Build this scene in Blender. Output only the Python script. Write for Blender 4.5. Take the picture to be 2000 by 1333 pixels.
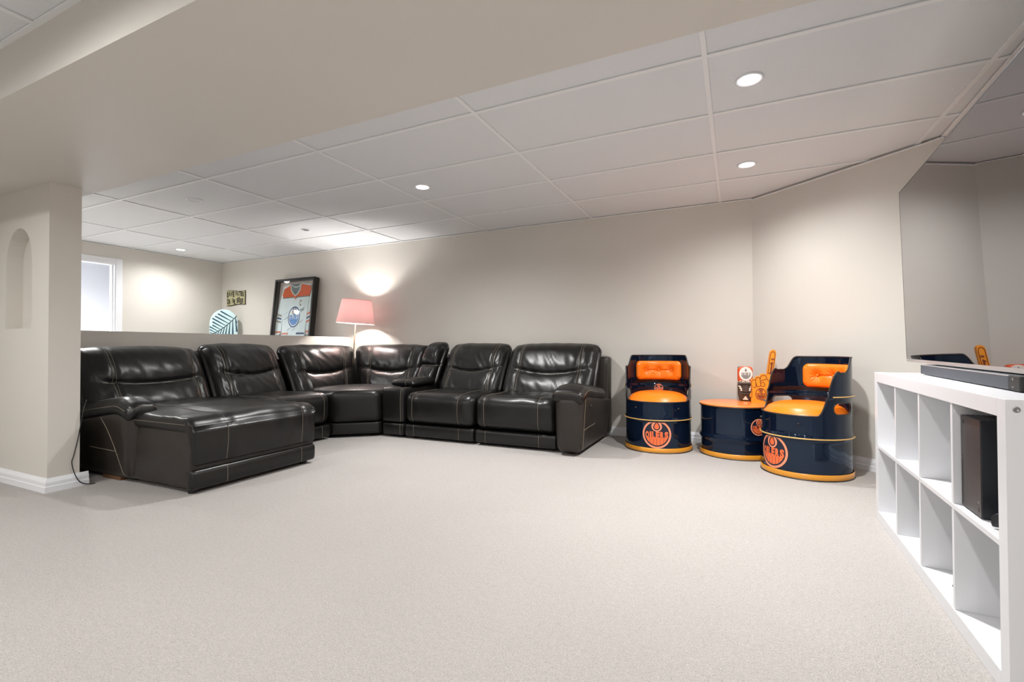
import bpy, bmesh, math, random
from math import sin, cos, pi, radians, sqrt, atan2, exp
from mathutils import Vector, Matrix, noise

scene = bpy.context.scene
for _o in list(bpy.data.objects):
    bpy.data.objects.remove(_o)
random.seed(7)

# ------------------------------------------------------------------ camera, world, exposure
F_PX, YAW, PITCH, ROLL, EYE = 927.566, -0.43980, 0.01364, -0.00372, 0.893
cam_d = bpy.data.cameras.new('camera')
cam_d.sensor_fit = 'HORIZONTAL'
cam_d.sensor_width = 36.0
cam_d.lens = F_PX / 2000.0 * 36.0
cam_d.clip_start = 0.02
cam = bpy.data.objects.new('camera', cam_d)
scene.collection.objects.link(cam)
fw = Vector((sin(YAW) * cos(PITCH), cos(YAW) * cos(PITCH), sin(PITCH)))
rt = Vector((cos(YAW), -sin(YAW), 0))
up = rt.cross(fw)
r2 = rt * cos(ROLL) + up * sin(ROLL)
u2 = -rt * sin(ROLL) + up * cos(ROLL)
cam.matrix_world = Matrix(((r2.x, u2.x, -fw.x, 0), (r2.y, u2.y, -fw.y, 0), (r2.z, u2.z, -fw.z, EYE), (0, 0, 0, 1)))
scene.camera = cam

world = bpy.data.worlds.new('world')
scene.world = world
world.use_nodes = True
world.node_tree.nodes['Background'].inputs[0].default_value = (0.5, 0.5, 0.5, 1)
world.node_tree.nodes['Background'].inputs[1].default_value = 0.3

scene.view_settings.view_transform = 'Standard'
scene.view_settings.look = 'None'
scene.view_settings.gamma = 1.0
scene.view_settings.use_curve_mapping = False
scene.view_settings.exposure = 0.10
scene.cycles.max_bounces = 10
scene.cycles.diffuse_bounces = 6
scene.cycles.glossy_bounces = 4
scene.cycles.transparent_max_bounces = 8
scene.cycles.caustics_reflective = False
scene.cycles.caustics_refractive = False
scene.cycles.sample_clamp_indirect = 6.0
try:
    scene.cycles.use_denoising = True
except Exception:
    pass

POT_W = 44.0        # each lit recessed light
NEAR_W = 21.0       # unseen lamps added to light the camera's side of the room
LAMP_W = 15.0
CEIL = 2.228

# ------------------------------------------------------------------ materials
def lin(c):
    c /= 255.0
    return c / 12.92 if c <= 0.04045 else ((c + 0.055) / 1.055) ** 2.4

def rgb(r, g, b):
    return (lin(r), lin(g), lin(b), 1.0)

def mat(name, col, rough=0.5, metal=0.0, spec=0.5, coat=0.0, coat_rough=0.03, bump=None, var=None, emit=None, rough_var=None):
    m = bpy.data.materials.new(name)
    m.use_nodes = True
    nt = m.node_tree
    b = nt.nodes['Principled BSDF']
    b.inputs['Base Color'].default_value = col
    b.inputs['Roughness'].default_value = rough
    b.inputs['Metallic'].default_value = metal
    b.inputs['Specular IOR Level'].default_value = spec
    b.inputs['Coat Weight'].default_value = coat
    b.inputs['Coat Roughness'].default_value = coat_rough
    if emit:
        b.inputs['Emission Color'].default_value = emit[0]
        b.inputs['Emission Strength'].default_value = emit[1]
    tc = None
    def coord():
        nonlocal tc
        if tc is None:
            tc = nt.nodes.new('ShaderNodeTexCoord')
        return tc.outputs['Object']
    if var:   # (scale, amount, detail) brightness speckle of the thing's own colour
        for (sc, amt, det) in ([var] if not isinstance(var, list) else var):
            n = nt.nodes.new('ShaderNodeTexNoise')
            n.inputs['Scale'].default_value = sc
            n.inputs['Detail'].default_value = det
            nt.links.new(coord(), n.inputs['Vector'])
            mr = nt.nodes.new('ShaderNodeMapRange')
            mr.inputs[1].default_value = 0.25
            mr.inputs[2].default_value = 0.75
            mr.inputs[3].default_value = 1 - amt
            mr.inputs[4].default_value = 1 + amt
            nt.links.new(n.outputs['Fac'], mr.inputs[0])
            mx = nt.nodes.new('ShaderNodeMix')
            mx.data_type = 'RGBA'
            mx.blend_type = 'MULTIPLY'
            mx.inputs[0].default_value = 1.0
            src = b.inputs['Base Color'].links[0].from_socket if b.inputs['Base Color'].links else None
            if src:
                nt.links.new(src, mx.inputs[6])
            else:
                mx.inputs[6].default_value = col
            nt.links.new(mr.outputs[0], mx.inputs[7])
            nt.links.new(mx.outputs[2], b.inputs['Base Color'])
    if rough_var:
        sc, lo, hi = rough_var
        n = nt.nodes.new('ShaderNodeTexNoise')
        n.inputs['Scale'].default_value = sc
        n.inputs['Detail'].default_value = 4
        nt.links.new(coord(), n.inputs['Vector'])
        mr = nt.nodes.new('ShaderNodeMapRange')
        mr.inputs[1].default_value = 0.3
        mr.inputs[2].default_value = 0.7
        mr.inputs[3].default_value = lo
        mr.inputs[4].default_value = hi
        nt.links.new(n.outputs['Fac'], mr.inputs[0])
        nt.links.new(mr.outputs[0], b.inputs['Roughness'])
    if bump:
        prev = None
        for (sc, st, dist, det) in bump:
            n = nt.nodes.new('ShaderNodeTexNoise')
            n.inputs['Scale'].default_value = sc
            n.inputs['Detail'].default_value = det
            nt.links.new(coord(), n.inputs['Vector'])
            bp = nt.nodes.new('ShaderNodeBump')
            bp.inputs['Strength'].default_value = st
            bp.inputs['Distance'].default_value = dist
            nt.links.new(n.outputs['Fac'], bp.inputs['Height'])
            if prev:
                nt.links.new(prev.outputs[0], bp.inputs['Normal'])
            prev = bp
        nt.links.new(prev.outputs[0], b.inputs['Normal'])
    return m

M = {}
M['wall'] = mat('wall_paint', rgb(211, 207, 200), 0.42, spec=0.3, bump=[(220, 0.12, 0.002, 3), (14, 0.08, 0.004, 3)], var=(1.7, 0.015, 2))
M['hall'] = mat('hallway_paint', rgb(205, 208, 214), 0.6, bump=[(220, 0.1, 0.002, 3)])
M['tile'] = mat('ceiling_tile', rgb(226, 229, 232), 0.9, spec=0.1, bump=[(330, 0.5, 0.002, 4)], var=[(420, 0.07, 3)])
M['tee'] = mat('ceiling_tee_paint', rgb(236, 238, 240), 0.5)
M['void'] = mat('ceiling_void', (0.02, 0.02, 0.02, 1), 0.9)
M['trim'] = mat('white_trim', rgb(232, 234, 238), 0.35)
M['carpet'] = mat('beige_carpet', rgb(187, 182, 178.5), 0.95, spec=0.05,
                  bump=[(300, 0.9, 0.007, 3), (110, 0.4, 0.008, 3)], var=[(210, 0.20, 3), (60, 0.05, 3), (1.6, 0.025, 3)])
M['leather'] = mat('black_leather', (0.0075, 0.0068, 0.0066, 1), 0.33, spec=0.42)
M['leather_side'] = mat('brown_black_leather_lit', (0.022, 0.0175, 0.0145, 1), 0.42, spec=0.45,
                        bump=[(520, 0.14, 0.0015, 3), (14, 0.2, 0.006, 4)])  # brownish sides; colour also lightened for the light falling on them
M['stitch'] = mat('tan_thread', rgb(168, 156, 136), 0.7)
M['black_plastic'] = mat('black_plastic', (0.012, 0.012, 0.013, 1), 0.4)
M['brown_wood'] = mat('brown_wood', rgb(104, 72, 46), 0.5, var=(30, 0.15, 4))
M['navy'] = mat('navy_gloss_paint', (0.0032, 0.0075, 0.020, 1), 0.05, spec=0.55, coat=0.12, coat_rough=0.025)
M['navy'].node_tree.nodes['Principled BSDF'].inputs['Specular Tint'].default_value = (0.55, 0.74, 1.0, 1)
M['orange_vinyl'] = mat('orange_vinyl', (0.93, 0.205, 0.008, 1), 0.33, spec=0.45, bump=[(300, 0.08, 0.001, 3)])
M['gold'] = mat('gold_orange_band', (0.66, 0.27, 0.02, 1), 0.3, coat=0.4)
M['bead'] = mat('cream_gold_bead', (0.72, 0.42, 0.12, 1), 0.3, coat=0.4)
M['orange_top'] = mat('orange_table_top', (0.9, 0.25, 0.045, 1), 0.32, coat=0.3)
M['logo_ring'] = mat('logo_pale_orange', (0.86, 0.30, 0.17, 1), 0.4)
M['logo_fill'] = mat('logo_orange', (0.86, 0.16, 0.045, 1), 0.4)
M['logo_dark'] = mat('logo_navy', (0.008, 0.012, 0.03, 1), 0.4)
M['logo_blue'] = mat('logo_blue', rgb(52, 128, 205), 0.6)
M['logo_blue_dark'] = mat('logo_dark_blue', rgb(40, 80, 130), 0.6)
M['logo_white'] = mat('logo_white', rgb(232, 232, 230), 0.5)
M['foam'] = mat('orange_foam', (0.86, 0.30, 0.012, 1), 0.6, bump=[(400, 0.2, 0.001, 2)])
M['foam_line'] = mat('foam_brown_print', (0.20, 0.035, 0.012, 1), 0.6)
M['tiki_dark'] = mat('tiki_dark_brown', rgb(70, 60, 54), 0.5, bump=[(90, 0.2, 0.002, 3)])
M['tiki_orange'] = mat('tiki_orange', rgb(218, 88, 44), 0.5)
M['tiki_grey'] = mat('tiki_grey', rgb(120, 122, 122), 0.5)
M['cream'] = mat('cream_paint', rgb(235, 230, 215), 0.5)
M['white_laminate'] = mat('white_laminate', rgb(217, 218, 221), 0.32)
M['steel'] = mat('brushed_steel', rgb(150, 150, 150), 0.35, metal=1.0)
M['screen'] = mat('dark_glossy_screen', (0.29, 0.30, 0.32, 1), 0.012, metal=1.0)
M['bezel'] = mat('silver_bezel', rgb(205, 205, 205), 0.3, metal=0.6)
M['tv_back'] = mat('tv_black_shell', (0.012, 0.012, 0.013, 1), 0.45)
M['sb_grille'] = mat('soundbar_grey_mesh', rgb(66, 71, 80), 0.5, metal=0.3, bump=[(900, 0.5, 0.001, 1)])
M['console'] = mat('console_black_reflect', (0.040, 0.034, 0.034, 1), 0.40, spec=0.5, var=(60, 0.1, 4))  # brownish lift in the colour stands for a reflection on the front
M['console_side'] = mat('console_black', (0.012, 0.014, 0.018, 1), 0.4)
M['frame_black'] = mat('black_frame', (0.010, 0.009, 0.008, 1), 0.35, spec=0.35)
M['matboard'] = mat('pinkish_mat_board', rgb(214, 198, 194), 0.8)
M['jersey'] = mat('white_jersey_cloth', rgb(222, 232, 236), 0.85, bump=[(60, 0.35, 0.006, 4)], var=(9, 0.05, 4))
M['jersey_shade'] = mat('grey_jersey_lining', rgb(112, 122, 126), 0.85)
M['jersey_orange'] = mat('orange_jersey_yoke', rgb(214, 92, 46), 0.8, bump=[(60, 0.25, 0.004, 4)])
M['stripe_orange'] = mat('orange_jersey_stripe', rgb(208, 112, 84), 0.8)
M['stripe_navy'] = mat('navy_jersey_stripe', rgb(50, 72, 106), 0.8)
M['stripe_grey'] = mat('grey_jersey_letter', rgb(150, 142, 136), 0.8)
M['plaque'] = mat('pale_olive_wood', rgb(186, 182, 142), 0.6, var=(40, 0.12, 4))
M['plaque_edge'] = mat('dark_plaque_edge', rgb(70, 62, 50), 0.6)
M['ink'] = mat('black_ink', (0.012, 0.011, 0.010, 1), 0.6)
M['board_white'] = mat('pale_aqua_print', rgb(206, 232, 236), 0.4)
M['leaf_teal'] = mat('dark_teal_print', rgb(26, 74, 90), 0.4)
M['pole_metal'] = mat('bronze_lamp_metal', rgb(120, 104, 90), 0.35, metal=0.8)
M['cable'] = mat('black_cable', (0.01, 0.01, 0.01, 1), 0.5)
M['lens'] = mat('recessed_light_lens', (1, 1, 1, 1), 0.5, emit=((1.0, 0.985, 0.96, 1), 9.0))
M['lens_off'] = mat('unlit_lens', rgb(215, 215, 215), 0.5)
M['lens_dark'] = mat('dark_lens', rgb(92, 92, 92), 0.5)
M['bulb'] = mat('lamp_bulb', (1, 1, 1, 1), 0.5, emit=((1.0, 0.93, 0.86, 1), 12.0))

# lamp shade: pink cloth that lets light through
m = bpy.data.materials.new('pink_shade_cloth')
m.use_nodes = True
nt = m.node_tree
for n in list(nt.nodes):
    nt.nodes.remove(n)
out = nt.nodes.new('ShaderNodeOutputMaterial')
mx = nt.nodes.new('ShaderNodeMixShader')
mx.inputs[0].default_value = 0.05
d1 = nt.nodes.new('ShaderNodeBsdfDiffuse')
d1.inputs[0].default_value = rgb(231, 200, 194)
d2 = nt.nodes.new('ShaderNodeBsdfTranslucent')
d2.inputs[0].default_value = rgb(240, 160, 160)
nt.links.new(d1.outputs[0], mx.inputs[1])
nt.links.new(d2.outputs[0], mx.inputs[2])
nt.links.new(mx.outputs[0], out.inputs[0])
M['shade'] = m
# picture glass: clear with a faint reflection
m = bpy.data.materials.new('picture_glass')
m.use_nodes = True
nt = m.node_tree
for n in list(nt.nodes):
    nt.nodes.remove(n)
out = nt.nodes.new('ShaderNodeOutputMaterial')
mx = nt.nodes.new('ShaderNodeMixShader')
lw = nt.nodes.new('ShaderNodeLayerWeight')
pw = nt.nodes.new('ShaderNodeMath'); pw.operation = 'POWER'; pw.inputs[1].default_value = 5.0
nt.links.new(lw.outputs['Facing'], pw.inputs[0])
fr = nt.nodes.new('ShaderNodeMath'); fr.operation = 'MULTIPLY_ADD'; fr.inputs[1].default_value = 0.7; fr.inputs[2].default_value = 0.022
nt.links.new(pw.outputs[0], fr.inputs[0])
t1 = nt.nodes.new('ShaderNodeBsdfTransparent')
t1.inputs[0].default_value = (0.97, 0.985, 0.98, 1)
g1 = nt.nodes.new('ShaderNodeBsdfGlossy')
g1.inputs['Roughness'].default_value = 0.02
nt.links.new(fr.outputs[0], mx.inputs[0])
nt.links.new(t1.outputs[0], mx.inputs[1])
nt.links.new(g1.outputs[0], mx.inputs[2])
nt.links.new(mx.outputs[0], out.inputs[0])
M['glass'] = m

# ------------------------------------------------------------------ mesh helpers
COL = scene.collection
ORG = {}

def V(*a):
    return Vector(a)

class MB:
    def __init__(self):
        self.v, self.f, self.mi, self.mats = [], [], [], []
    def idx(self, m):
        if m not in self.mats:
            self.mats.append(m)
        return self.mats.index(m)
    def add(self, verts, faces, m=None):
        o = len(self.v)
        self.v += [Vector(p) for p in verts]
        k = self.idx(m) if m else 0
        for f in faces:
            self.f.append([i + o for i in f])
            self.mi.append(k)
        return self
    def box(self, x0, x1, y0, y1, z0, z1, m=None, fn=None):
        vs = [(x, y, z) for z in (z0, z1) for y in (y0, y1) for x in (x0, x1)]
        if fn:
            vs = [fn(*p) for p in vs]
        return self.add(vs, [(0, 2, 3, 1), (4, 5, 7, 6), (0, 1, 5, 4), (2, 6, 7, 3), (0, 4, 6, 2), (1, 3, 7, 5)], m)
    def prism(self, pts, a, b, m=None, fn=None):
        """polygon pts (p,q) swept from a to b; fn(p,q,h)->world"""
        n = len(pts)
        vs = [fn(p, q, a) for p, q in pts] + [fn(p, q, b) for p, q in pts]
        fs = [tuple(range(n - 1, -1, -1)), tuple(range(n, 2 * n))] + [(i, (i + 1) % n, n + (i + 1) % n, n + i) for i in range(n)]
        return self.add(vs, fs, m)
    def lathe(self, prof, c, n=48, m=None, axis=None, cap=False, a0=0, a1=2 * pi):
        c = Vector(c)
        full = abs(a1 - a0 - 2 * pi) < 1e-6
        k = n if full else n + 1
        vs, fs = [], []
        for i in range(k):
            t = a0 + (a1 - a0) * i / n
            for r, z in prof:
                p = Vector((r * cos(t), r * sin(t), z))
                if axis is not None:
                    p = axis @ p
                vs.append(p + c)
        L = len(prof)
        for i in range(n):
            j = (i + 1) % k
            for a in range(L - 1):
                fs.append((i * L + a, j * L + a, j * L + a + 1, i * L + a + 1))
        if cap:
            fs.append(tuple(i * L for i in range(k))[::-1])
            fs.append(tuple(i * L + L - 1 for i in range(k)))
        return self.add(vs, fs, m)
    def tube(self, pts, r, n=6, m=None, closed=False, cap=True):
        pts = [Vector(p) for p in pts]
        N = len(pts)
        vs, fs = [], []
        prev = None
        for i, p in enumerate(pts):
            if closed:
                t = pts[(i + 1) % N] - pts[i - 1]
            else:
                t = pts[min(i + 1, N - 1)] - pts[max(i - 1, 0)]
            if t.length < 1e-9:
                t = Vector((0, 0, 1))
            t.normalize()
            if prev is None:
                a = t.orthogonal().normalized()
            else:
                a = prev - t * prev.dot(t)
                a = a.normalized() if a.length > 1e-6 else t.orthogonal().normalized()
            prev = a
            b = t.cross(a)
            for k in range(n):
                w = 2 * pi * k / n
                vs.append(p + (a * cos(w) + b * sin(w)) * r)
        for i in range(N if closed else N - 1):
            j = (i + 1) % N
            for k in range(n):
                l = (k + 1) % n
                fs.append((i * n + k, i * n + l, j * n + l, j * n + k))
        if cap and not closed:
            fs.append(tuple(range(n - 1, -1, -1)))
            fs.append(tuple((N - 1) * n + k for k in range(n)))
        return self.add(vs, fs, m)
    def build(self, name, m=None, parent=None, smooth=False, org=None, bevel=0, auto=None):
        me = bpy.data.meshes.new(name)
        o3 = Vector(org) if org is not None else (ORG.get(parent.name, Vector((0, 0, 0))) if parent else Vector((0, 0, 0)))
        me.from_pydata([v - o3 for v in self.v], [], self.f)
        ms = self.mats if self.mats else [m]
        for mm in ms:
            me.materials.append(M[mm] if isinstance(mm, str) else mm)
        if self.mats:
            me.polygons.foreach_set('material_index', self.mi)
        bm = bmesh.new()
        bm.from_mesh(me)
        bmesh.ops.recalc_face_normals(bm, faces=bm.faces)
        if bevel:
            bmesh.ops.bevel(bm, geom=[e for e in bm.edges if e.calc_length() > bevel * 2.2], offset=bevel, segments=2, affect='EDGES', profile=0.5)
        bm.to_mesh(me)
        bm.free()
        if smooth:
            me.shade_smooth()
            if auto:
                me.set_sharp_from_angle(angle=radians(auto))
        ob = bpy.data.objects.new(name, me)
        COL.objects.link(ob)
        if name == 'stitching':
            ob['kind'] = 'stuff'
        if parent:
            ob.parent = parent
            ORG[ob.name] = o3
        else:
            ob.location = o3
            ORG[ob.name] = o3
        return ob

def empty(name, loc, label=None, cat=None, group=None, kind=None, rotz=0.0, local=False):
    o = bpy.data.objects.new(name, None)
    COL.objects.link(o)
    o.location = loc
    o.rotation_euler = (0, 0, rotz)
    o.empty_display_size = 0.05
    ORG[o.name] = Vector((0, 0, 0)) if local else Vector(loc)
    tag(o, label, cat, group, kind)
    return o

def tag(o, label=None, cat=None, group=None, kind=None):
    if label: o['label'] = label
    if cat: o['category'] = cat
    if group: o['group'] = group
    if kind: o['kind'] = kind
    return o

def struct(name, mb, m, parent=None, **k):
    o = mb.build(name, m, parent, **k)
    if not parent:
        o['kind'] = 'structure'
    return o

def glyphs(text, bold=0.0, italic=0.0):
    """2-D triangles of a line of text, height of capitals = 1, left edge at 0"""
    cu = bpy.data.curves.new('t', 'FONT')
    cu.body = text
    cu.size = 1.0
    cu.offset = bold
    cu.shear = italic
    cu.resolution_u = 3
    ob = bpy.data.objects.new('t', cu)
    COL.objects.link(ob)
    dg = bpy.context.evaluated_depsgraph_get()
    me = bpy.data.meshes.new_from_object(ob.evaluated_get(dg))
    vs = [(v.co.x, v.co.y) for v in me.vertices]
    fs = [tuple(p.vertices) for p in me.polygons]
    bpy.data.objects.remove(ob)
    bpy.data.curves.remove(cu)
    bpy.data.meshes.remove(me)
    x0 = min(p[0] for p in vs); x1 = max(p[0] for p in vs)
    y0 = min(p[1] for p in vs); y1 = max(p[1] for p in vs)
    return [((x - x0) / (y1 - y0), (y - y0) / (y1 - y0)) for x, y in vs], fs, (x1 - x0) / (y1 - y0)

def text_mb(mb, text, x0, x1, y0, y1, fn, m=None, bold=0.02):
    vs, fs, w = glyphs(text, bold)
    mb.add([fn(x0 + (x1 - x0) * x / w, y0 + (y1 - y0) * y) for x, y in vs], fs, m)

def disc(n, r, cx=0, cy=0, a0=0.0):
    return [(cx + r * cos(a0 + 2 * pi * i / n), cy + r * sin(a0 + 2 * pi * i / n)) for i in range(n)]

def ring_mb(mb, n, ri, ro, cx, cy, fn, m=None, inner=None):
    o = disc(n, ro, cx, cy, pi / 2); i_ = inner or disc(n, ri, cx, cy, pi / 2)
    vs = [fn(*p) for p in o] + [fn(*p) for p in i_]
    mb.add(vs, [(k, (k + 1) % n, n + (k + 1) % n, n + k) for k in range(n)], m)

def strips(mb, xs, ylo, yhi, fn, m=None):
    """area between ylo(x) and yhi(x) as thin upright quads"""
    vs = []
    for x in xs:
        vs += [fn(x, ylo(x)), fn(x, yhi(x))]
    mb.add(vs, [(2 * i, 2 * i + 2, 2 * i + 3, 2 * i + 1) for i in range(len(xs) - 1)], m)

def drop_pts(n, cx, cy, r, tip):
    P = []
    for i in range(n):
        a = pi / 2 + 2 * pi * i / n
        x, y = r * cos(a), r * sin(a)
        if y > 0:
            k = y / r
            x *= (1 - 0.72 * k ** 1.6)
            y *= tip / r
        P.append((cx + x, cy + y))
    return P

def emblem(parent, fn, pal, eps=1.0):
    """round emblem with an oil drop over a word; fn(x, y, lift) maps the unit disc onto its carrier"""
    ringc, fillc, dropc, darkc = pal
    f0 = lambda x, y: fn(x, y, 1.0)
    f1 = lambda x, y: fn(x, y, 1.6)
    f2 = lambda x, y: fn(x, y, 2.2)
    mb = MB()
    ring_mb(mb, 56, 0.87, 1.0, 0, 0, f1, ringc)
    e = mb.build('emblem', None, parent)
    if darkc:
        b = MB()
        xs = [-0.985 + 1.97 * i / 40 for i in range(41)]
        strips(b, xs, lambda x: -sqrt(max(0, 0.97 - x * x)), lambda x: sqrt(max(0, 0.97 - x * x)), f0)
        b.build('emblem_ground', darkc, e)
    b = MB()
    ring_mb(b, 32, 0.2, 0.36, 0, 0.56, f2, ringc, inner=drop_pts(32, 0, 0.52, 0.24, 0.4))
    b.build('drop_outline', None, e)
    b = MB()
    P = drop_pts(24, 0, 0.52, 0.165, 0.32)
    b.add([f2(0, 0.52)] + [f2(*p) for p in P], [(0, i + 1, (i + 1) % 24 + 1) for i in range(24)])
    b.build('oil_drop', dropc, e)
    b = MB()
    edges = [-0.76, -0.47, -0.23, 0.0, 0.23, 0.47, 0.76]
    for a, c in zip(edges[:-1], edges[1:]):
        a += 0.011; c -= 0.011
        xs = [a + (c - a) * i / 5 for i in range(6)]
        strips(b, xs, lambda x: -sqrt(max(0.0, 0.78 ** 2 - x * x)), lambda x: -0.25 if abs(x) < .73 else -sqrt(max(0.0, 0.78 ** 2 - x * x)) + .02, f1)
    b.build('emblem_stripes', fillc, e)
    b = MB()
    word = 'OILERS'
    ws = [0.25, 0.12, 0.2, 0.23, 0.25, 0.24]
    x = -0.79
    k = 1.58 / (sum(ws) + 0.035 * 5)
    for ch, w in zip(word, ws):
        text_mb(b, ch, x, x + w * k, -0.30, 0.2, f2, bold=0.06)
        x += (w + 0.035) * k
    b.build('emblem_lettering', fillc if darkc else ringc, e)
    return e

# ------------------------------------------------------------------ rounded soft boxes
def spaced(n, edge=0.0):
    """n+1 values in [-1,1], denser near the ends"""
    out = []
    for i in range(n + 1):
        t = -1 + 2 * i / n
        s = sin(t * pi / 2)
        out.append(t * (1 - edge) + s * edge)
    return out

class Soft:
    """closed box of half sizes h, corner radius r, its surface warped by warp(p, q)"""
    def __init__(self, c, h, r, n=(16, 10, 12), warp=None, xf=None, edge=0.75):
        self.c, self.h, self.r, self.warp, self.xf = Vector(c), h, r, warp, xf
        self.n, self.edge = n, edge
    def at(self, q):
        h, r = self.h, self.r
        p = Vector((q[0] * h[0], q[1] * h[1], q[2] * h[2]))
        rr = [min(r, h[k]) for k in range(3)]
        c = Vector([max(-h[k] + rr[k], min(h[k] - rr[k], p[k])) for k in range(3)])
        d = p - c
        if d.length > 1e-9:
            dn = d.normalized()
            p = c + Vector([dn[k] * rr[k] for k in range(3)])
        p = p + self.c
        if self.warp:
            p = self.warp(p, q)
        return self.xf(p) if self.xf else p
    def mesh(self, mb, m=None):
        nx, ny, nz = self.n
        gx, gy, gz = spaced(nx, self.edge), spaced(ny, self.edge), spaced(nz, self.edge)
        idx, vs, fs = {}, [], []
        def vid(i, j, k):
            key = (i, j, k)
            if key not in idx:
                idx[key] = len(vs)
                vs.append(self.at((gx[i], gy[j], gz[k])))
            return idx[key]
        for i in range(nx):
            for j in range(ny):
                for k in (0, nz):
                    fs.append((vid(i, j, k), vid(i + 1, j, k), vid(i + 1, j + 1, k), vid(i, j + 1, k)))
        for i in range(nx):
            for k in range(nz):
                for j in (0, ny):
                    fs.append((vid(i, j, k), vid(i + 1, j, k), vid(i + 1, j, k + 1), vid(i, j, k + 1)))
        for j in range(ny):
            for k in range(nz):
                for i in (0, nx):
                    fs.append((vid(i, j, k), vid(i, j + 1, k), vid(i, j + 1, k + 1), vid(i, j, k + 1)))
        mb.add(vs, fs, m)
        return mb

def stitches(mb, pts, r=0.0011, dash=0.0085, gap=0.0035, sides=4):
    """dashes of thread along a polyline"""
    pts = [Vector(p) for p in pts]
    L = [0]
    for a, b in zip(pts, pts[1:]):
        L.append(L[-1] + (b - a).length)
    def at(s):
        for i in range(len(L) - 1):
            if s <= L[i + 1] or i == len(L) - 2:
                t = (s - L[i]) / max(1e-9, L[i + 1] - L[i])
                return pts[i].lerp(pts[i + 1], min(1, max(0, t)))
    s = 0
    while s < L[-1] - dash * .5:
        e = min(s + dash, L[-1])
        mb.tube([at(s), at(e)], r, sides)
        s = e + gap

def smr(a, b, x):
    t = max(0.0, min(1.0, (x - a) / (b - a)))
    return t * t * t * (t * (6 * t - 15) + 10)

def sm(a, b, x):
    t = max(0.0, min(1.0, (x - a) / (b - a)))
    return t * t * (3 - 2 * t)

def nz(p, f, seed=0.0):
    return noise.noise(Vector((p[0] * f[0] + seed, p[1] * f[1] + seed * 1.7, p[2] * f[2] - seed)))

# ================================================================== SETTING
YB = 4.80                     # back wall
XD = -7.29                    # far wall with the doorway
XH = -4.62                    # face of the half wall
CA, CB = (0.145, YB), (1.215, 3.885)     # angled wall
def xr(y):                    # right wall, a little out of square
    return 1.215 - 0.040 * (3.885 - y)
YR = -3.2
XL = -5.6

b = MB(); b.box(-9.2, 1.7, YR - .1, 5.0, -0.12, 0.0)
struct('floor', b, 'carpet')

b = MB(); b.box(XD - .1, CA[0] + .06, YB, YB + .12, 0, CEIL + .1)
struct('wall_back', b, 'wall')
b = MB(); b.prism([CA, CB, (CB[0] + .09, CB[1] + .09), (CA[0] + .09, CA[1] + .09)], 0, CEIL + .1, None, lambda p, q, h: (p, q, h))
struct('wall_angled', b, 'wall')
b = MB(); b.prism([(xr(YR), YR), CB, (CB[0] + .12, CB[1]), (xr(YR) + .12, YR)], 0, CEIL + .1, None, lambda p, q, h: (p, q, h))
struct('wall_right', b, 'wall')
b = MB(); b.box(XL, xr(YR) + .1, YR - .12, YR, 0, CEIL + .1)
struct('wall_rear', b, 'wall')
b = MB(); b.box(XL - .12, XL, YR - .12, 1.45, 0, CEIL + .1)
struct('wall_near_left', b, 'wall')

# far wall with doorway, hallway beyond
DY0, DY1, DZ = 2.50, 3.395, 2.005
b = MB()
b.box(XD - .12, XD, DY1, YB, 0, CEIL + .1)
b.box(XD - .12, XD, DY0, DY1, DZ, CEIL + .1)
b.box(XD - .12, XD, 1.45, DY0, 0, CEIL + .1)
struct('wall_far_left', b, 'wall')
b = MB(); b.box(-9.1, -9.0, 1.2, 4.4, 0, CEIL + .0075); struct('wall_hallway', b, 'hall')
b = MB(); b.box(-9.0, XD - .12, 4.3, 4.4, 0, CEIL + .0075); b.box(-9.0, XD - .12, 1.2, 1.3, 0, CEIL + .0075); struct('wall_hallway_side', b, 'hall')
b = MB(); b.box(-9.1, XD - .12, 1.2, 4.4, CEIL + .0075, CEIL + .049); struct('ceiling_hallway', b, 'tile')
door = empty('door_1', (XD, (DY0 + DY1) / 2, 0), kind='structure')
cw = 0.062
for nm, (y0, y1, z0, z1) in (('casing', (DY1 - .008, DY1 + cw, 0, DZ + cw)), ('casing', (DY0 - cw, DY0 + .008, 0, DZ + cw)), ('casing', (DY0 + .008, DY1 - .008, DZ - .008, DZ + cw))):
    c = MB(); c.box(XD - .001, XD + .016, y0, y1, z0, z1); c.build(nm, 'trim', door, bevel=.004)
for (y0, y1, z0, z1) in ((DY1 - .018, DY1, 0, DZ), (DY0, DY0 + .018, 0, DZ), (DY0 + .018, DY1 - .018, DZ - .018, DZ)):
    c = MB(); c.box(XD - .125, XD + .001, y0, y1, z0, z1); c.build('jamb', 'trim', door)
c = MB(); c.box(XD - .075, XD - .04, DY1 - .032, DY1 - .018, 0, DZ - .018); c.build('door_stop', 'trim', door)

# half wall behind the left run of the sofa
b = MB(); b.box(XH - .12, XH, 1.615, YB, 0, 1.0385)
struct('wall_half', b, 'wall')

# pillar with an arched niche
PX, PY0, PY1, PZ = -3.882, 1.450, 1.612, 1.948
NX0, NX1, NZ0, NZ1, NZT = -4.476, -4.103, 1.030, 1.455, 1.695
NC = (NX0 + NX1) / 2; NR = (NX1 - NX0) / 2
arch = [(NX0, NZ0), (NX1, NZ0), (NX1, NZ1)] + [(NC + NR * cos(pi * i / 20), NZ1 + (NZT - NZ1) * sin(pi * i / 20)) for i in range(1, 20)] + [(NX0, NZ1)]
bm = bmesh.new()
outer = [(XD, 0), (PX, 0), (PX, PZ), (XD, PZ)]
def loop(pts, y):
    vs = [bm.verts.new((p, y, q)) for p, q in pts]
    return vs, [bm.edges.new((vs[i], vs[(i + 1) % len(vs)])) for i in range(len(vs))]
ov, oe = loop(outer, PY0)
av, ae = loop(arch, PY0)
bmesh.ops.triangle_fill(bm, edges=oe + ae, use_beauty=True)
bv, be = loop(arch, PY0 + .085)
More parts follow.
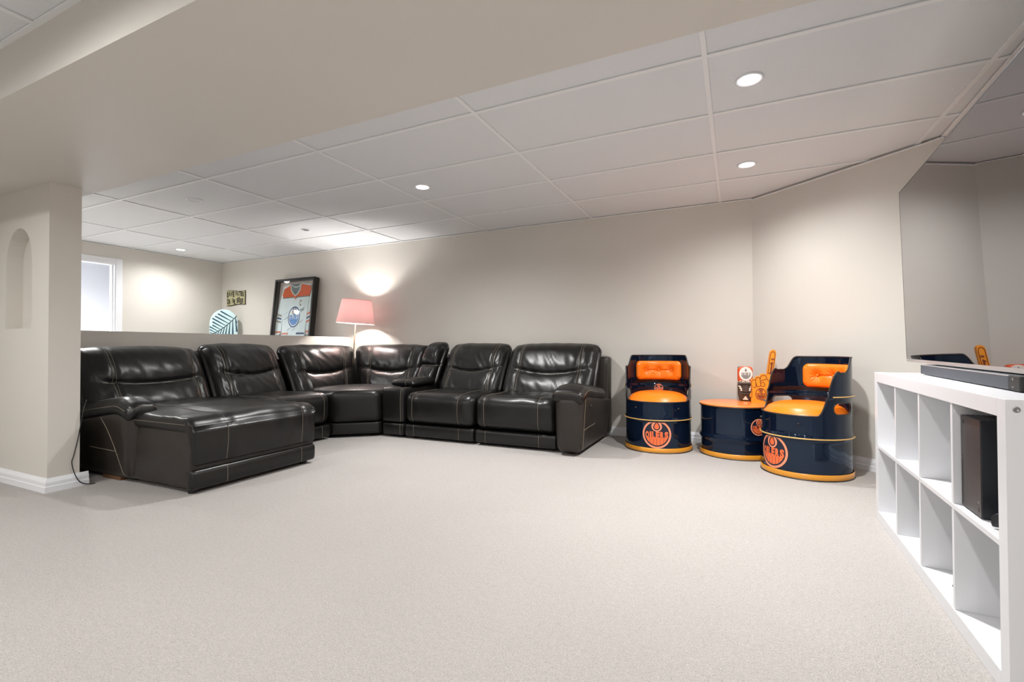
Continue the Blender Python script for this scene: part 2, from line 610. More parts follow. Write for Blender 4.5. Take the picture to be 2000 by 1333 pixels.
n_ = len(arch)
for i in range(n_):
    bm.faces.new((av[i], av[(i + 1) % n_], bv[(i + 1) % n_], bv[i]))
bm.faces.new(bv)
kv, ke = loop(outer, PY1)
for i in range(4):
    bm.faces.new((ov[i], ov[(i + 1) % 4], kv[(i + 1) % 4], kv[i]))
bm.faces.new(kv)
bmesh.ops.recalc_face_normals(bm, faces=bm.faces)
me = bpy.data.meshes.new('pillar'); bm.to_mesh(me); bm.free()
me.materials.append(M['wall'])
pil = bpy.data.objects.new('pillar', me); COL.objects.link(pil); pil['kind'] = 'structure'

# boxed beam under the ceiling
b = MB()
b.prism([(0.882, 1.948), (1.695, 1.948), (1.695, CEIL + .03), (0.934, CEIL + .03)], XD + .0, 1.24, None, lambda p, q, h: (h, p, q))
struct('ceiling_beam', b, 'wall')

# baseboards: stepped profile swept along each wall
PROF = [(0.0, 0.0), (0.016, 0.0), (0.016, 0.036), (0.0125, 0.040), (0.0125, 0.062), (0.010, 0.070), (0.006, 0.080), (0.0035, 0.088), (0.0, 0.088)]
def baseboard(name, pts, side):
    """pts: plan polyline, side +1 = room lies to the left of travel"""
    b = MB()
    P = [Vector((p[0], p[1])) for p in pts]
    N = []
    for i in range(len(P)):
        ns = []
        for a, c in ((i - 1, i), (i, i + 1)):
            if a >= 0 and c < len(P):
                d = (P[c] - P[a]).normalized()
                ns.append(Vector((-d.y, d.x)) * side)
        if len(ns) == 2:
            s = ns[0] + ns[1]
            N.append(s / (1 + ns[0].dot(ns[1])))
        else:
            N.append(ns[0])
    k = len(PROF)
    vs = []
    for p, n in zip(P, N):
        for d, z in PROF:
            vs.append((p.x + n.x * d, p.y + n.y * d, z))
    fs = []
    for i in range(len(P) - 1):
        for j in range(k):
            l = (j + 1) % k
            fs.append((i * k + j, (i + 1) * k + j, (i + 1) * k + l, i * k + l))
    fs.append(tuple(range(k))); fs.append(tuple((len(P) - 1) * k + j for j in range(k)))
    b.add(vs, fs)
    struct(name, b, 'trim')
baseboard('baseboard_back', [(XH, YB), CA, CB, (xr(YR), YR)], -1)
baseboard('baseboard_pillar', [(XL, PY0), (PX, PY0), (PX, PY1 + .045)], -1)
baseboard('baseboard_far_left', [(XD, DY1 + cw), (XD, YB), (XH - .12, YB)], -1)

# ceiling: dark void above, grid of tees, one object per tile
b = MB(); b.box(-9.2, 1.7, YR - .1, 5.0, CEIL + .05, CEIL + .13)
ceil = struct('ceiling', b, 'void')

def clip_half(poly, a, c):
    """keep the part of poly to the right of travel a->c (the room side of the walls)"""
    out = []
    d = (c[0] - a[0], c[1] - a[1])
    f = lambda p: -(d[0] * (p[1] - a[1]) - d[1] * (p[0] - a[0]))
    for i in range(len(poly)):
        p, q = poly[i], poly[(i + 1) % len(poly)]
        fp, fq = f(p), f(q)
        if fp >= 0:
            out.append(p)
        if fp * fq < 0:
            t = fp / (fp - fq)
            out.append((p[0] + (q[0] - p[0]) * t, p[1] + (q[1] - p[1]) * t))
    return out
def room_clip(poly, m=0.0):
    n = Vector((CB[1] - CA[1], -(CB[0] - CA[0]))).normalized() * m
    poly = clip_half(poly, (CA[0] + n.x, CA[1] + n.y), (CB[0] + n.x, CB[1] + n.y))
    if len(poly) > 2:
        poly = clip_half(poly, (CB[0] - m, CB[1]), (xr(YR) - m, YR))
    return poly
def slab(name, poly, z0, z1, m, bev=0):
    if len(poly) < 3:
        return
    b = MB(); b.prism(poly, z0, z1, None, lambda p, q, h: (p, q, h))
    b.build(name, m, ceil, bevel=bev)
TW = 0.0115                     # half a tee
XS = [XD] + [-6.2132 + 1.2192 * k for k in range(7)] + [1.75]
YS = [1.695, 2.344, 2.9536, 3.5632, 4.1728, YB]
def grid(xs, ys, tilez=.0075, ext=True):
    for i in range(len(xs) - 1):
        for j in range(len(ys) - 1):
            g = TW - .003
            x0 = xs[i] + (g if i else .004); x1 = xs[i + 1] - g
            y0 = ys[j] + (g if j else 0.002); y1 = ys[j + 1] - (g if j < len(ys) - 2 else .004)
            slab('ceiling_tile', room_clip([(x0, y0), (x1, y0), (x1, y1), (x0, y1)], .012), CEIL + tilez, CEIL + tilez + .012, 'tile')
    for x in xs[1:-1]:
        slab('main_tee', room_clip([(x - TW, ys[0]), (x + TW, ys[0]), (x + TW, ys[-1] - .004), (x - TW, ys[-1] - .004)], .004), CEIL, CEIL + .006, 'tee')
    for y in ys[1:-1]:
        for i in range(len(xs) - 1):
            x0 = xs[i] + (TW if i else .004); x1 = xs[i + 1] - TW
            slab('cross_tee', room_clip([(x0, y - TW), (x1, y - TW), (x1, y + TW), (x0, y + TW)], .004), CEIL, CEIL + .006, 'tee')
grid(XS, YS)
XS2 = [XL] + [-2.592 + 1.2192 * k for k in range(-2, 4)] + [1.75]
YS2 = [YR, -2.743, -2.1336, -1.524, -.9144, -.3048, .3048, .934]
grid(XS2, YS2)
b = MB(); b.box(XL, 1.1, .907, .9335, CEIL - .001, CEIL + .005); b.build('wall_angle', 'tee', ceil)
b = MB(); b.box(XD, CA[0], YB - .02, YB, CEIL - .004, CEIL + .001); b.build('wall_angle', 'tee', ceil)
b = MB(); b.box(XD, XD + .02, 1.7, YB - .02, CEIL - .004, CEIL + .001); b.build('wall_angle', 'tee', ceil)
dn = Vector((CB[1] - CA[1], -(CB[0] - CA[0]))).normalized() * .02
b = MB(); b.prism([CA, CB, (CB[0] + dn.x, CB[1] + dn.y), (CA[0] + dn.x, CA[1] + dn.y)], CEIL - .014, CEIL - .009, None, lambda p, q, h: (p, q, h)); b.build('wall_angle', 'tee', ceil)
b = MB(); b.prism([(xr(1.7), 1.7), CB, (CB[0] - .02, CB[1]), (xr(1.7) - .02, 1.7)], CEIL - .006, CEIL - .001, None, lambda p, q, h: (p, q, h)); b.build('wall_angle', 'tee', ceil)

# recessed lights
def recessed(x, y, label, on=True, wide=False, r=.066, watts=None, lens=None, group='recessed ceiling lights'):
    t = empty('recessed_light', (x, y, CEIL), label, 'ceiling light', group)
    z = CEIL + .0075
    b = MB(); b.lathe([(r, z), (r + .001, z - .007), (r - .006, z - .0095), (r - .014, z - .006), (r - .016, z - .002)], (x, y, 0), 40)
    b.build('trim_ring', 'trim', t, smooth=True)
    b = MB(); b.lathe([(0.0001, z - .0045), (r - .0155, z - .004)], (x, y, 0), 40)
    b.build('lens', lens or ('lens' if on else 'lens_off'), t, smooth=True)
    if on:
        l = bpy.data.lights.new('light', 'SPOT')
        l.energy = (watts or POT_W) * 4
        l.spot_size = radians(172 if wide else 160); l.spot_blend = .75 if wide else 1.0
        l.shadow_soft_size = .045
        l.color = (1.0, .99, .975)
        lo = bpy.data.objects.new('light', l); COL.objects.link(lo)
        lo.location = (0, 0, -.012)
        lo.parent = t
    return t
recessed(.074, 2.645, 'lit recessed ceiling light closest to the television', watts=POT_W * 1.4)
recessed(.087, 3.882, 'lit recessed ceiling light above the barrel table by the angled wall', watts=POT_W * .5)
recessed(-2.346, 3.245, 'lit recessed ceiling light alone over the middle of the sofa')
recessed(-6.768, 3.885, 'lit recessed ceiling light by the doorway wall in the far corner', watts=POT_W * .42)
recessed(-5.75, 2.30, 'unseen ceiling light added to brighten the area behind the half wall, hidden by the pillar')  # added lamp, kept out of view, lifts the far-left ceiling
recessed(-4.397, 2.639, 'unlit white recessed ceiling light over the half wall', on=False)
recessed(-4.385, 3.851, 'small dark grey recessed ceiling fitting above the floor lamp', on=False, r=.05, lens='lens_dark')
for (x, y, w_) in ((-3.75, .1, 'in the row next to the beam, by the side wall'), (-1.95, .1, 'in the middle of the row next to the beam'), (-.15, .1, 'in the row next to the beam, by the television wall'),
                   (-3.75, -2.1, 'in the rear row, by the side wall'), (-1.95, -2.1, 'in the middle of the rear row'), (-.15, -2.1, 'in the rear row, by the television wall')):
    recessed(x, y, 'unseen ceiling light added as fill ' + w_, watts=NEAR_W, wide=True, group='unseen fill lights added over the near half of the room')  # unseen fill lamps, added to brighten floor and beam
recessed(-8.35, 2.3, 'unseen ceiling light added to brighten the hallway beyond the doorway', watts=POT_W * 3.0, wide=True)  # added out of view so the hallway reads bright

# ================================================================== SECTIONAL SOFA
SO = Vector((-2.9, 3.6, 0))
sofa = empty('sectional_sofa', SO, 'black leather L-shaped reclining sectional sofa with chaise and tan contrast stitching', 'sofa')
def RX(p):            # right run, along the back wall: (a, d, z) -> world
    return Vector((p[0], p[1], p[2]))
def LX(p):            # left run, along the half wall: a runs along +Y, d runs towards -X
    return Vector((-p[1], p[0], p[2]))

def crease(x, w):
    return exp(-(x / w) ** 2)

def seat(name, xf, a0, a1, d0, d1, z0, z1, seams=(-.70, .70), seed=0.0, front_r=.075, crown=.022, slope=.015, mname='leather', droop=None, parent=None, puff=.018, nxy=(30, 22, 14), roll=None):
    """waterfall seat cushion; d0 is its front"""
    c = ((a0 + a1) / 2, (d0 + d1) / 2, (z0 + z1) / 2)
    h = ((a1 - a0) / 2, (d1 - d0) / 2, (z1 - z0) / 2)
    def warp(p, q):
        p = p.copy()
        u, t, w = q
        dt = (p.y - d0) / (d1 - d0)
        top = max(0.0, w); fr = max(0.0, -t)
        s = 1.0
        for k in seams:
            s -= .5 * crease(u - k, .03)
        topw = sm(.6, 1, w); frw = sm(.7, 1, -t)
        p.z += topw * (crown * (1 - u * u) * (1 - (2 * dt - 1) ** 2 * .6) - slope * dt - .010 * sum(crease(u - k, .028) for k in seams))
        p.y -= frw * (puff * (1 - w * w) * (1 - u ** 4) - .007 * sum(crease(u - k, .028) for k in seams))
        if roll:
            e_ = max(0, 1 - (p.y - d0) / roll)
            if w > 0:
                p.z -= w * roll * .62 * e_ ** 2.1
        if droop:
            f = 1 - sm(droop[0], droop[1], dt)
            if w < 0:
                p.z -= f * droop[2] * (-w)
        m_ = max(topw, frw)
        p.z += topw * .0045 * nz(p, (7, 7, 7), seed) * (1 + .8 * (1 - abs(u)))
        p.y += frw * .006 * nz(p, (9, 5, 5), seed + 4)
        p.z += topw * sm(.70, 1, abs(u)) * .0022 * sin(p.y * 120 + 3 * sin(p.y * 31)) * (1.0 if roll else .3)
        # pull lines gathered at the two rear/front corners
        e = sm(.72, 1, abs(u))
        p.z += topw * e * .004 * nz(p, (6, 40, 10), seed + 9)
        return p
    s = Soft(c, h, front_r, nxy, warp, xf)
    mb = s.mesh(MB())
    o = mb.build(name, mname, parent or sofa, smooth=True)
    st = MB()
    for k in seams:
        for off in (-.012,):
            uu = k + off / h[0]
            pts = []
            for i in range(24):
                pts.append(s.at((uu, .55 - 1.55 * i / 23, 1)))
            for i in range(1, 22):
                pts.append(s.at((uu, -1, 1 - 1.96 * i / 21)))
            c0 = xf(Vector(c))
            pts = [p + (p - c0).normalized() * .0015 for p in pts]
            stitches(st, pts)
    st.build('stitching', 'stitch', o)
    return o, s

def base_panel(xf, a0, a1, d0, d1, z0, z1, seams=(-.70, .70), r=.018, name='footrest_panel', mname='leather'):
    c = ((a0 + a1) / 2, (d0 + d1) / 2, (z0 + z1) / 2)
    h = ((a1 - a0) / 2, (d1 - d0) / 2, (z1 - z0) / 2)
    def warp(p, q):
        p = p.copy()
        fr = sm(.6, 1, -q[1])
        p.y -= fr * (.007 * (1 - q[2] ** 2) - .004 * sum(crease(q[0] - k, .02) for k in seams)) - fr * .0025 * nz(p, (8, 4, 6), a0)
        return p
    s = Soft(c, h, r, (24, 4, 6), warp, xf)
    o = s.mesh(MB()).build(name, mname, sofa, smooth=True)
    if seams:
        st = MB()
        for k in seams:
            uu = k - .012 / h[0]
            pts = [s.at((uu, -1, .95 - 1.9 * i / 10)) for i in range(11)]
            out = xf(Vector((0, -1, 0))) - xf(Vector((0, 0, 0)))
            stitches(st, [p + out * .0015 for p in pts])
        st.build('stitching', 'stitch', o)
    return o

def back(name, xf, a0, a1, z0, z1, f0, lean, t=.165, seams=(-.66, .66), vs=.52, sag=.07, seed=0.0, mitre=(0, 0), parent=None, strip=True, tilt=0.0, puff=1.0, ztop_drop=0.0):
    """reclining back cushion: f0 = depth of its front face at the bottom, lean = how far the top falls back"""
    c = ((a0 + a1) / 2, f0 + t / 2, (z0 + z1) / 2)
    h = ((a1 - a0) / 2, t / 2, (z1 - z0) / 2)
    H = z1 - z0
    smx = max(abs(k) for k in seams) if seams else 1.0
    def seamv(u):
        return vs - sag * (1 - min(1, (u / smx) ** 2)) if abs(u) < smx else vs + .04 * (abs(u) - smx) / max(.01, 1 - smx)
    def warp(p, q):
        p = p.copy()
        u, y, w = q
        v = (p.z - z0) / H
        fr = sm(-.2, 1, -y)
        sv = seamv(u)
        edge = 1 - abs(u) ** 6
        inside = sm(smx + .06, smx - .10, abs(u)) if seams else 1.0
        # head pillow and lumbar pad
        if v >= sv:
            x = (v - sv) / (1 - sv)
            pad = .050 * max(0, 4 * x * (1 - x)) ** .6 * (1.0 if x < .5 else 1)
            pad *= .55 + .45 * inside
        else:
            x = v / sv
            pad = .034 * max(0, 4 * x * (1 - x)) ** .55 * (.5 + .5 * inside)
            pad += .008 * (1 - x)
        d = pad * edge * puff
        d -= .014 * crease(v - sv, .022) * (inside if strip else 1.0)
        d -= .004 * crease(v - sv, .05) * (1 - inside)
        for k in seams:
            d -= .013 * crease(u - k, .030)
        # wrinkles: gathers running out of the seam crossings plus broad leather folds
        g = 0.0
        for k in seams:
            dx, dv = (u - k) * h[0], (v - sv) * H
            rr = sqrt(dx * dx + dv * dv) + 1e-4
            ang = atan2(dv, dx)
            g += exp(-(rr / .09) ** 2) * sin(ang * 9 + seed * 3) * .005
        g += .0055 * nz((p.x * 1.0 + p.z * .8, 0, p.z), (6, 1, 10), seed) + 0.006 * nz((p.x + p.z * .7, 0, p.z - p.x * .4), (22, 1, 7), seed + 3)
        g += .004 * nz((p.x, 0, p.z), (30, 1, 9), seed + 8) * crease(v - sv - .05, .10)
        g += .0026 * nz((p.x + .6 * p.z, 0, p.z - .35 * p.x), (34, 1, 13), seed + 5) * (.35 + .65 * sm(.1, .5, nz(p, (3, 1, 4), seed + 6) + .35))
        p.y -= fr * (d + g * edge)
        # side edges pulled back, rounded shoulders
        p.y += fr * .030 * sm(.72, 1, abs(u)) ** 2
        p.z -= sm(.5, 1, v) * (.020 * abs(u) ** 5 + .006 * nz((p.x, 0, 0), (9, 1, 1), seed + 2))
        p.z += .012 * (1 - u * u) * sm(.6, 1, v)
        # lean, with the crown rolling backwards
        p.y += lean * (max(0, v) ** 1.15)
        for k, sgn in ((mitre[0], -1), (mitre[1], 1)):
            if k:
                p.x += sgn * k * sm(.0, 1, sgn * u) * (p.y - f0)
        p.x += tilt * v
        return p
    s = Soft(c, h, 0.075, (60, 10, 44), warp, xf, edge=.55)
    o = s.mesh(MB()).build(name, 'leather', parent or sofa, smooth=True)
    st = MB()
    out = (xf(Vector((0, -1, 0))) - xf(Vector((0, 0, 0)))) * .0022
    upv = Vector((0, 0, .0015))
    wz = lambda v: max(-.99, min(.99, 2 * v - 1))
    for k in seams:
        for off in (-.011, .011):
            uu = k + off / h[0]
            stitches(st, [s.at((uu, -1, -.8 + 1.78 * i / 34)) + out for i in range(35)] + [s.at((uu, -1 + .5 * i / 4, 1)) + upv + out * .5 for i in range(5)])
    # curved seam under the head pillow
    lo = -smx if seams else -.96
    pts = []
    for i in range(33):
        u = lo + (-2 * lo) * i / 32
        pts.append(s.at((u, -1, wz(seamv(u) - .016))) + out)
    stitches(st, pts)
    st.build('stitching', 'stitch', o)
    return o, s

# ---- right run: two recliner seats, console, arm
DR = 4.74
for (a0, a1, sd) in ((-2.962, -2.178, 1.0), (-2.168, -1.372, 2.3)):
    seat('seat_cushion', RX, a0, a1, 3.785, 4.46, .150, .452, seams=(-.70, .62), seed=sd, crown=.016, slope=.002)
    base_panel(RX, a0 + .004, a1 - .004, 3.800, 4.5, .022, .146, seams=(-.70, .62))
back('backrest', RX, -2.945, -2.185, .40, .932, 4.285, .30, seed=1.1, tilt=0.0)
back('backrest', RX, -2.165, -1.195, .40, .925, 4.275, .29, seed=5.2)
# console between them and the corner
seat('console_body', RX, -3.245, -2.972, 3.79, 4.40, .150, .492, seams=(.86,), seed=7.0, front_r=.03, crown=.004, slope=-.004, puff=.008, nxy=(12, 14, 12))
base_panel(RX, -3.241, -2.976, 3.800, 4.5, .022, .146, seams=(.80,), name='console_panel')
back('console_backrest', RX, -3.225, -2.962, .46, .948, 4.27, .27, seams=(), vs=.5, sag=.0, seed=3.3, puff=1.05)
s = Soft((-3.10, 4.13, .532), (.150, .200, .034), .034, (16, 14, 6),
         lambda p, q: p + Vector((0, 0, (.012 * (1 - q[0] ** 2) - .012 * sm(.2, 1, -q[1])) if q[2] > 0 else 0)), RX)
lid = s.mesh(MB()).build('console_armrest', 'leather', sofa, smooth=True)
st = MB(); stitches(st, [s.at((.30, -1 + 1.9 * i / 14, 1)) + Vector((0, 0, .0015)) for i in range(15)]); stitches(st, [s.at((.30, -1, .9 - 1.6 * i / 5)) + Vector((0, -.0015, 0)) for i in range(6)])
st.build('stitching', 'stitch', lid)
b = MB(); b.lathe([(.036, .495), (.040, .4985), (.043, .499), (.044, .496)], (-3.11, 3.865, .002), 24); b.build('cup_holder', 'black_plastic', sofa, smooth=True)

def arm(xf, a0, a1, d0, d1, zt, outer, seed=0.0, back_drop=.06):
    """arm body + draped pad; outer = +1 if its outside is at a1, -1 if at a0"""
    c = ((a0 + a1) / 2, (d0 + d1) / 2, (zt + .028) / 2)
    h = ((a1 - a0) / 2, (d1 - d0) / 2, (zt - .028) / 2)
    def warp(p, q):
        p = p.copy()
        w = q[2]
        o_ = sm(.5, 1, q[0] * outer)
        i_ = sm(.5, 1, -q[0] * outer)
        fr = sm(.5, 1, -q[1])
        p.y -= fr * (.012 * (1 - w * w) + .010 * w)
        p.x += outer * o_ * (.018 * w)                         # the side leans out towards the top
        p.y += fr * .030 * sm(.3, 1, abs(q[0])) ** 2
        p.x += outer * o_ * .004 * nz(p, (4, 5, 6), seed)
        p.y += fr * .006 * nz(p, (12, 4, 6), seed + 2)
        p.z -= sm(.4, 1, w) * back_drop * max(0, (p.y - d0 - .15)) / .5
        # gathers under the pad at the inner front corner
        p.y -= fr * i_ * sm(.3, 1, w) * .006 * sin((p.z + p.x) * 130)
        return p
    s = Soft(c, h, .045, (12, 20, 16), warp, xf)
    body = s.mesh(MB()).build('armrest', 'leather_side', sofa, smooth=True)
    st = MB()
    out = (xf(Vector((outer, 0, 0))) - xf(Vector((0, 0, 0)))) * .002
    y0 = -.90 if outer > 0 else -.30
    y1 = -.90 if outer > 0 else -.86
    stitches(st, [s.at((outer, y0 + (y1 - y0) * i / 16, .9 - 1.85 * i / 16)) + out for i in range(17)], r=.0016)
    k = y0 + (y1 - y0) * .6
    stitches(st, [s.at((outer, k + (.75) * i / 14, -.20 + (.04 if outer > 0 else .03) * i / 14)) + out for i in range(15)], r=.0014)
    st.build('stitching', 'stitch', body)
    # pad
    c2 = ((a0 + a1) / 2 - outer * .002, d0 + .37, zt + .040)
    h2 = ((a1 - a0) / 2 + .022, .385, .048)
    def warp2(p, q):
        p = p.copy()
        dt = (p.y - (c2[1] - h2[1])) / (2 * h2[1])
        top = sm(-.2, 1, q[2])
        p.z += top * (.018 * (1 - q[0] ** 2)) - .046 * max(0, 1 - sm(0, .30, dt)) ** 1.5
        p.z -= back_drop * max(0, dt * .77 - .12) / .5
        p.z -= .016 * sm(.35, 1, abs(q[0])) * (1 - top * .4) - .012 * (1 - sm(.0, .3, dt)) * sm(.2, 1, -q[0] * outer)
        p.z += top * .006 * nz(p, (16, 6, 4), seed + 5)
        p.x += outer * sm(.6, 1, q[0] * outer) * .003 * nz(p, (5, 20, 20), seed + 1)
        return p
    s2 = Soft(c2, h2, .048, (18, 26, 10), warp2, xf)
    pad = s2.mesh(MB()).build('arm_pad', 'leather', sofa, smooth=True)
    st = MB()
    uo = outer * .985
    up_ = Vector((0, 0, .001))
    stitches(st, [s2.at((uo, .8 - 1.7 * i / 26, .45)) + out for i in range(27)])
    stitches(st, [s2.at((uo * (1 - 2 * i / 14), -.97, .5)) + (xf(Vector((0, -1, 0))) - xf(Vector((0, 0, 0)))) * .002 for i in range(15)])
    st.build('stitching', 'stitch', pad)
    return body
arm(RX, -1.362, -1.125, 3.700, 4.66, .490, 1, seed=2.0, back_drop=.06)
b = MB(); b.lathe([(.0001, .006), (.014, .005), (.017, 0)], (0, 0, 0), 20, None, Matrix.Rotation(pi / 2, 3, 'Y')); 
for v in b.v: v += Vector((-1.102, 3.90, .395))
b.build('recline_button', 'black_plastic', sofa, smooth=True)
# outer back shells (visible at the right end)
def shell(xf, a0, a1, d0, d1, z1, lean=.10, name='back_shell'):
    c = ((a0 + a1) / 2, (d0 + d1) / 2, (z1 + .05) / 2); h = ((a1 - a0) / 2, (d1 - d0) / 2, (z1 - .05) / 2)
    s = Soft(c, h, .03, (10, 6, 10), lambda p, q: p + Vector((0, lean * (max(0, p.z - .4) / .5 - .6), 0)), xf)
    o = s.mesh(MB()).build(name, 'leather_side', sofa, smooth=True)
    return o, s
o, s = shell(RX, -2.16, -1.125, 4.60, 4.75, .80, .02)
st = MB(); stitches(st, [s.at((.985, -.9, -.2 + 1.15 * i / 14)) + Vector((.002, 0, 0)) for i in range(15)]); st.build('stitching', 'stitch', o)
shell(RX, -3.24, -2.17, 4.60, 4.75, .79, .02)

# ---- corner wedge
def wedge(q0, q1, z0, z1, crown=.0):
    A, Bq, C, D = Vector((-3.605, 3.497)), Vector((-3.262, 3.768)), Vector((-3.255, 4.46)), Vector((-4.27, 3.50))
    def f(p):
        s_, t = p[0], p[1]
        a = A.lerp(Bq, s_); c = D.lerp(C, s_)
        r = a.lerp(c, t)
        k = 4 * s_ * (1 - s_) * t * t * .42
        r = r + Vector((-.707, .707)) * k
        return Vector((r.x, r.y, p[2]))
    return f
WF = wedge(0, 1, 0, 1)
def wwarp(p, q):
    p = p.copy()
    top = sm(.6, 1, q[2]); fr = sm(.7, 1, -q[1])
    p.z += top * (.016 * (1 - q[0] ** 2) + .003 * nz(p, (6, 6, 4), 3.0))
    p.y -= fr * .02 * (1 - q[2] ** 2)
    return p
class SoftW(Soft):
    pass
def scaled(xf, sx, sy):
    return lambda p: xf((p[0] / sx, p[1] / sy, p[2]))
s = Soft((.22, .40, .305), (.22, .40, .155), .06, (20, 20, 14), wwarp, scaled(WF, .44, .80))
s.mesh(MB()).build('corner_seat', 'leather', sofa, smooth=True)
s = Soft((.22, .40, .089), (.216, .388, .058), .016, (14, 6, 6), None, scaled(WF, .44, .80))
s.mesh(MB()).build('corner_panel', 'leather', sofa, smooth=True)
# two backs meeting in a mitre
back('backrest', LX, 3.515, 4.315, .38, .922, 4.09, .26, seams=(-.62, .66), vs=.50, seed=8.4, mitre=(0, 1.0))
back('backrest', RX, -4.075, -3.235, .38, .925, 4.325, .25, seams=(-.60, .62), vs=.50, seed=6.1, mitre=(1.0, 0))
shell(LX, 3.52, 4.58, 4.46, 4.59, .78, .02)
shell(RX, -4.4, -3.25, 4.61, 4.74, .78, .02)

# ---- left run: armless seat and chaise
seat('seat_cushion', LX, 2.732, 3.488, 3.605, 4.25, .150, .458, seams=(-.6, .74), seed=4.0, crown=.016, slope=.002, front_r=.085)
base_panel(LX, 2.736, 3.484, 3.620, 4.3, .022, .146, seams=(-.6, .74))
back('backrest', LX, 2.722, 3.498, .40, .932, 4.165, .25, seams=(-.64, .66), seed=9.7)
back('backrest', LX, 1.772, 2.708, .40, .905, 4.165, .24, seams=(-.56, .72), vs=.49, sag=.05, seed=12.2)
shell(LX, 1.79, 2.70, 4.46, 4.59, .76, .02)
shell(LX, 2.73, 3.49, 4.46, 4.59, .78, .02)
# chaise: side box, draped cushion, front panel
CH0, CH1, CF = 1.782, 2.722, 2.975
def cwarp(p, q):
    p = p.copy()
    o_ = sm(.5, 1, -q[0])
    p.x += o_ * (.006 * nz(p, (5, 5, 7), 2.2) + .012 * sm(.3, 1, q[2]))
    return p
s = Soft(((CH0 + CH1) / 2 + .002, (CF + .03 + 4.1) / 2, .215), ((CH1 - CH0) / 2 - .004, (4.1 - CF - .03) / 2, .182), .012, (8, 30, 14), cwarp, LX)
s.mesh(MB()).build('chaise_body', 'leather_side', sofa, smooth=True)
o, s = seat('chaise_cushion', LX, CH0 - .004, CH1, CF, 4.18, .375, .462, seams=(-.50, .74), seed=14.0, crown=.030, slope=-.006, front_r=.030, roll=.085,
            droop=(.0, .050, .222), puff=.008, nxy=(44, 40, 16))
b = MB()
st = MB(); stitches(st, [s.at((-1, .9 - 1.8 * i / 30, .15)) + Vector((0, -.0025, .001)) for i in range(31)]); st.build('stitching', 'stitch', o)
base_panel(LX, CH0 + .001, CH1 - .004, CF + .010, CF + .075, .026, .148, seams=(-.50, .74))
arm(LX, 1.752, 1.905, 3.590, 4.50, .475, -1, seed=6.0, back_drop=.07)
for (x, y, mt) in ((-3.05, 1.83, 'black_plastic'), (-3.05, 2.66, 'black_plastic'), (-3.62, 1.90, 'black_plastic'), (-3.70, 3.40, 'black_plastic'), (-1.25, 3.86, 'black_plastic'), (-2.15, 3.90, 'black_plastic'), (-2.90, 3.90, 'black_plastic'), (-1.25, 4.60, 'black_plastic'), (-4.45, 4.55, 'black_plastic')):
    b = MB(); b.lathe([(.026, 0), (.030, .035)], (x, y, 0), 16, cap=True); b.build('foot', mt, sofa)
b = MB(); b.box(-4.00, -3.78, 1.79, 1.86, 0, .05); b.build('foot', 'brown_wood', sofa, bevel=.004)

# ================================================================== BARREL CHAIRS AND TABLE
RB = .281
def hoop(z, zs, a=.0085, w=.016):
    return sum(a * exp(-((z - h) / w) ** 2) for h in zs)
def top_z(th):
    """rim height of the chair by angle from its front (degrees)"""
    t = abs((th + 180) % 360 - 180)
    return .425 + (.722 - .425) * smr(58, 91, t) + (.815 - .722) * smr(104, 124, t)
def slot_f(th, z):
    best = 1e9
    for c in (99, -99):
        dx = abs(((th - c + 180) % 360) - 180) * pi / 180 * RB
        dz = abs(z - .476)
        hx, hz, r = .088, .040, .038
        qx, qz = max(dx - hx + r, 0), max(dz - hz + r, 0)
        best = min(best, sqrt(qx * qx + qz * qz) + min(max(dx - hx + r, dz - hz + r), 0) - r)
    return best

def barrel_shell():
    """clipped grid in (angle, height), given thickness; returns outer+inner mesh and edge loops"""
    ths = [2.0 * i for i in range(180)]
    zs = [0.0, .012, .03, .042, .06, .1, .15, .2, .235] + [.25 + .006 * i for i in range(11)] + [.33, .36, .39] + [.41 + .008 * i for i in range(52)]
    f = lambda th, z: min(top_z(th) - z, slot_f(th, z))
    P, idx, faces = [], {}, []
    def vid(th, z):
        k = (round(th % 360, 3), round(z, 4))
        if k not in idx:
            idx[k] = len(P); P.append((th % 360, z))
        return idx[k]
    for th in ths:
        for z0, z1 in zip(zs, zs[1:]):
            c = [(th, z0), (th + 2, z0), (th + 2, z1), (th, z1)]
            fv = [f(*p) for p in c]
            if max(fv) <= 0:
                continue
            out = []
            for i in range(4):
                p, q_, a, b_ = c[i], c[(i + 1) % 4], fv[i], fv[(i + 1) % 4]
                if a > 0: out.append(p)
                if a * b_ < 0:
                    # order-independent interpolation so that neighbours agree
                    if (p > q_): p, q_, a, b_ = q_, p, b_, a
                    t = a / (a - b_)
                    out.append((p[0] + (q_[0] - p[0]) * t, p[1] + (q_[1] - p[1]) * t))
            ids = []
            for p in out:
                k = vid(*p)
                if not ids or (k != ids[-1] and k != ids[0]):
                    ids.append(k)
            if len(ids) > 2:
                faces.append(ids)
    return P, faces

P2, F2 = barrel_shell()
edge_count = {}
for fc in F2:
    for i in range(len(fc)):
        a, c = fc[i], fc[(i + 1) % len(fc)]
        edge_count.setdefault((min(a, c), max(a, c)), []).append((a, c))
BND = [v[0] for v in edge_count.values() if len(v) == 1]
HOOPS = (.278, .557)
def shell_pt(th, z, inner):
    r = RB - .004 + hoop(z, HOOPS) + (.004 if z < .02 else 0) - (.006 if inner else 0)
    a = radians(th - 90)            # the chair faces its own -Y
    return Vector((r * cos(a), r * sin(a), z))

def on_drum(R, th0, zc, size, inner=False):
    """maps the unit disc onto a drum of radius R; th0 degrees from the front"""
    def fn(x, y, lift):
        s_ = -1 if inner else 1
        a = radians(th0 - 90) + (x * size / R) * (s_)
        r = R + (-(lift) if inner else lift) * .0007
        return Vector((r * cos(a), r * sin(a), zc + y * size))
    return fn

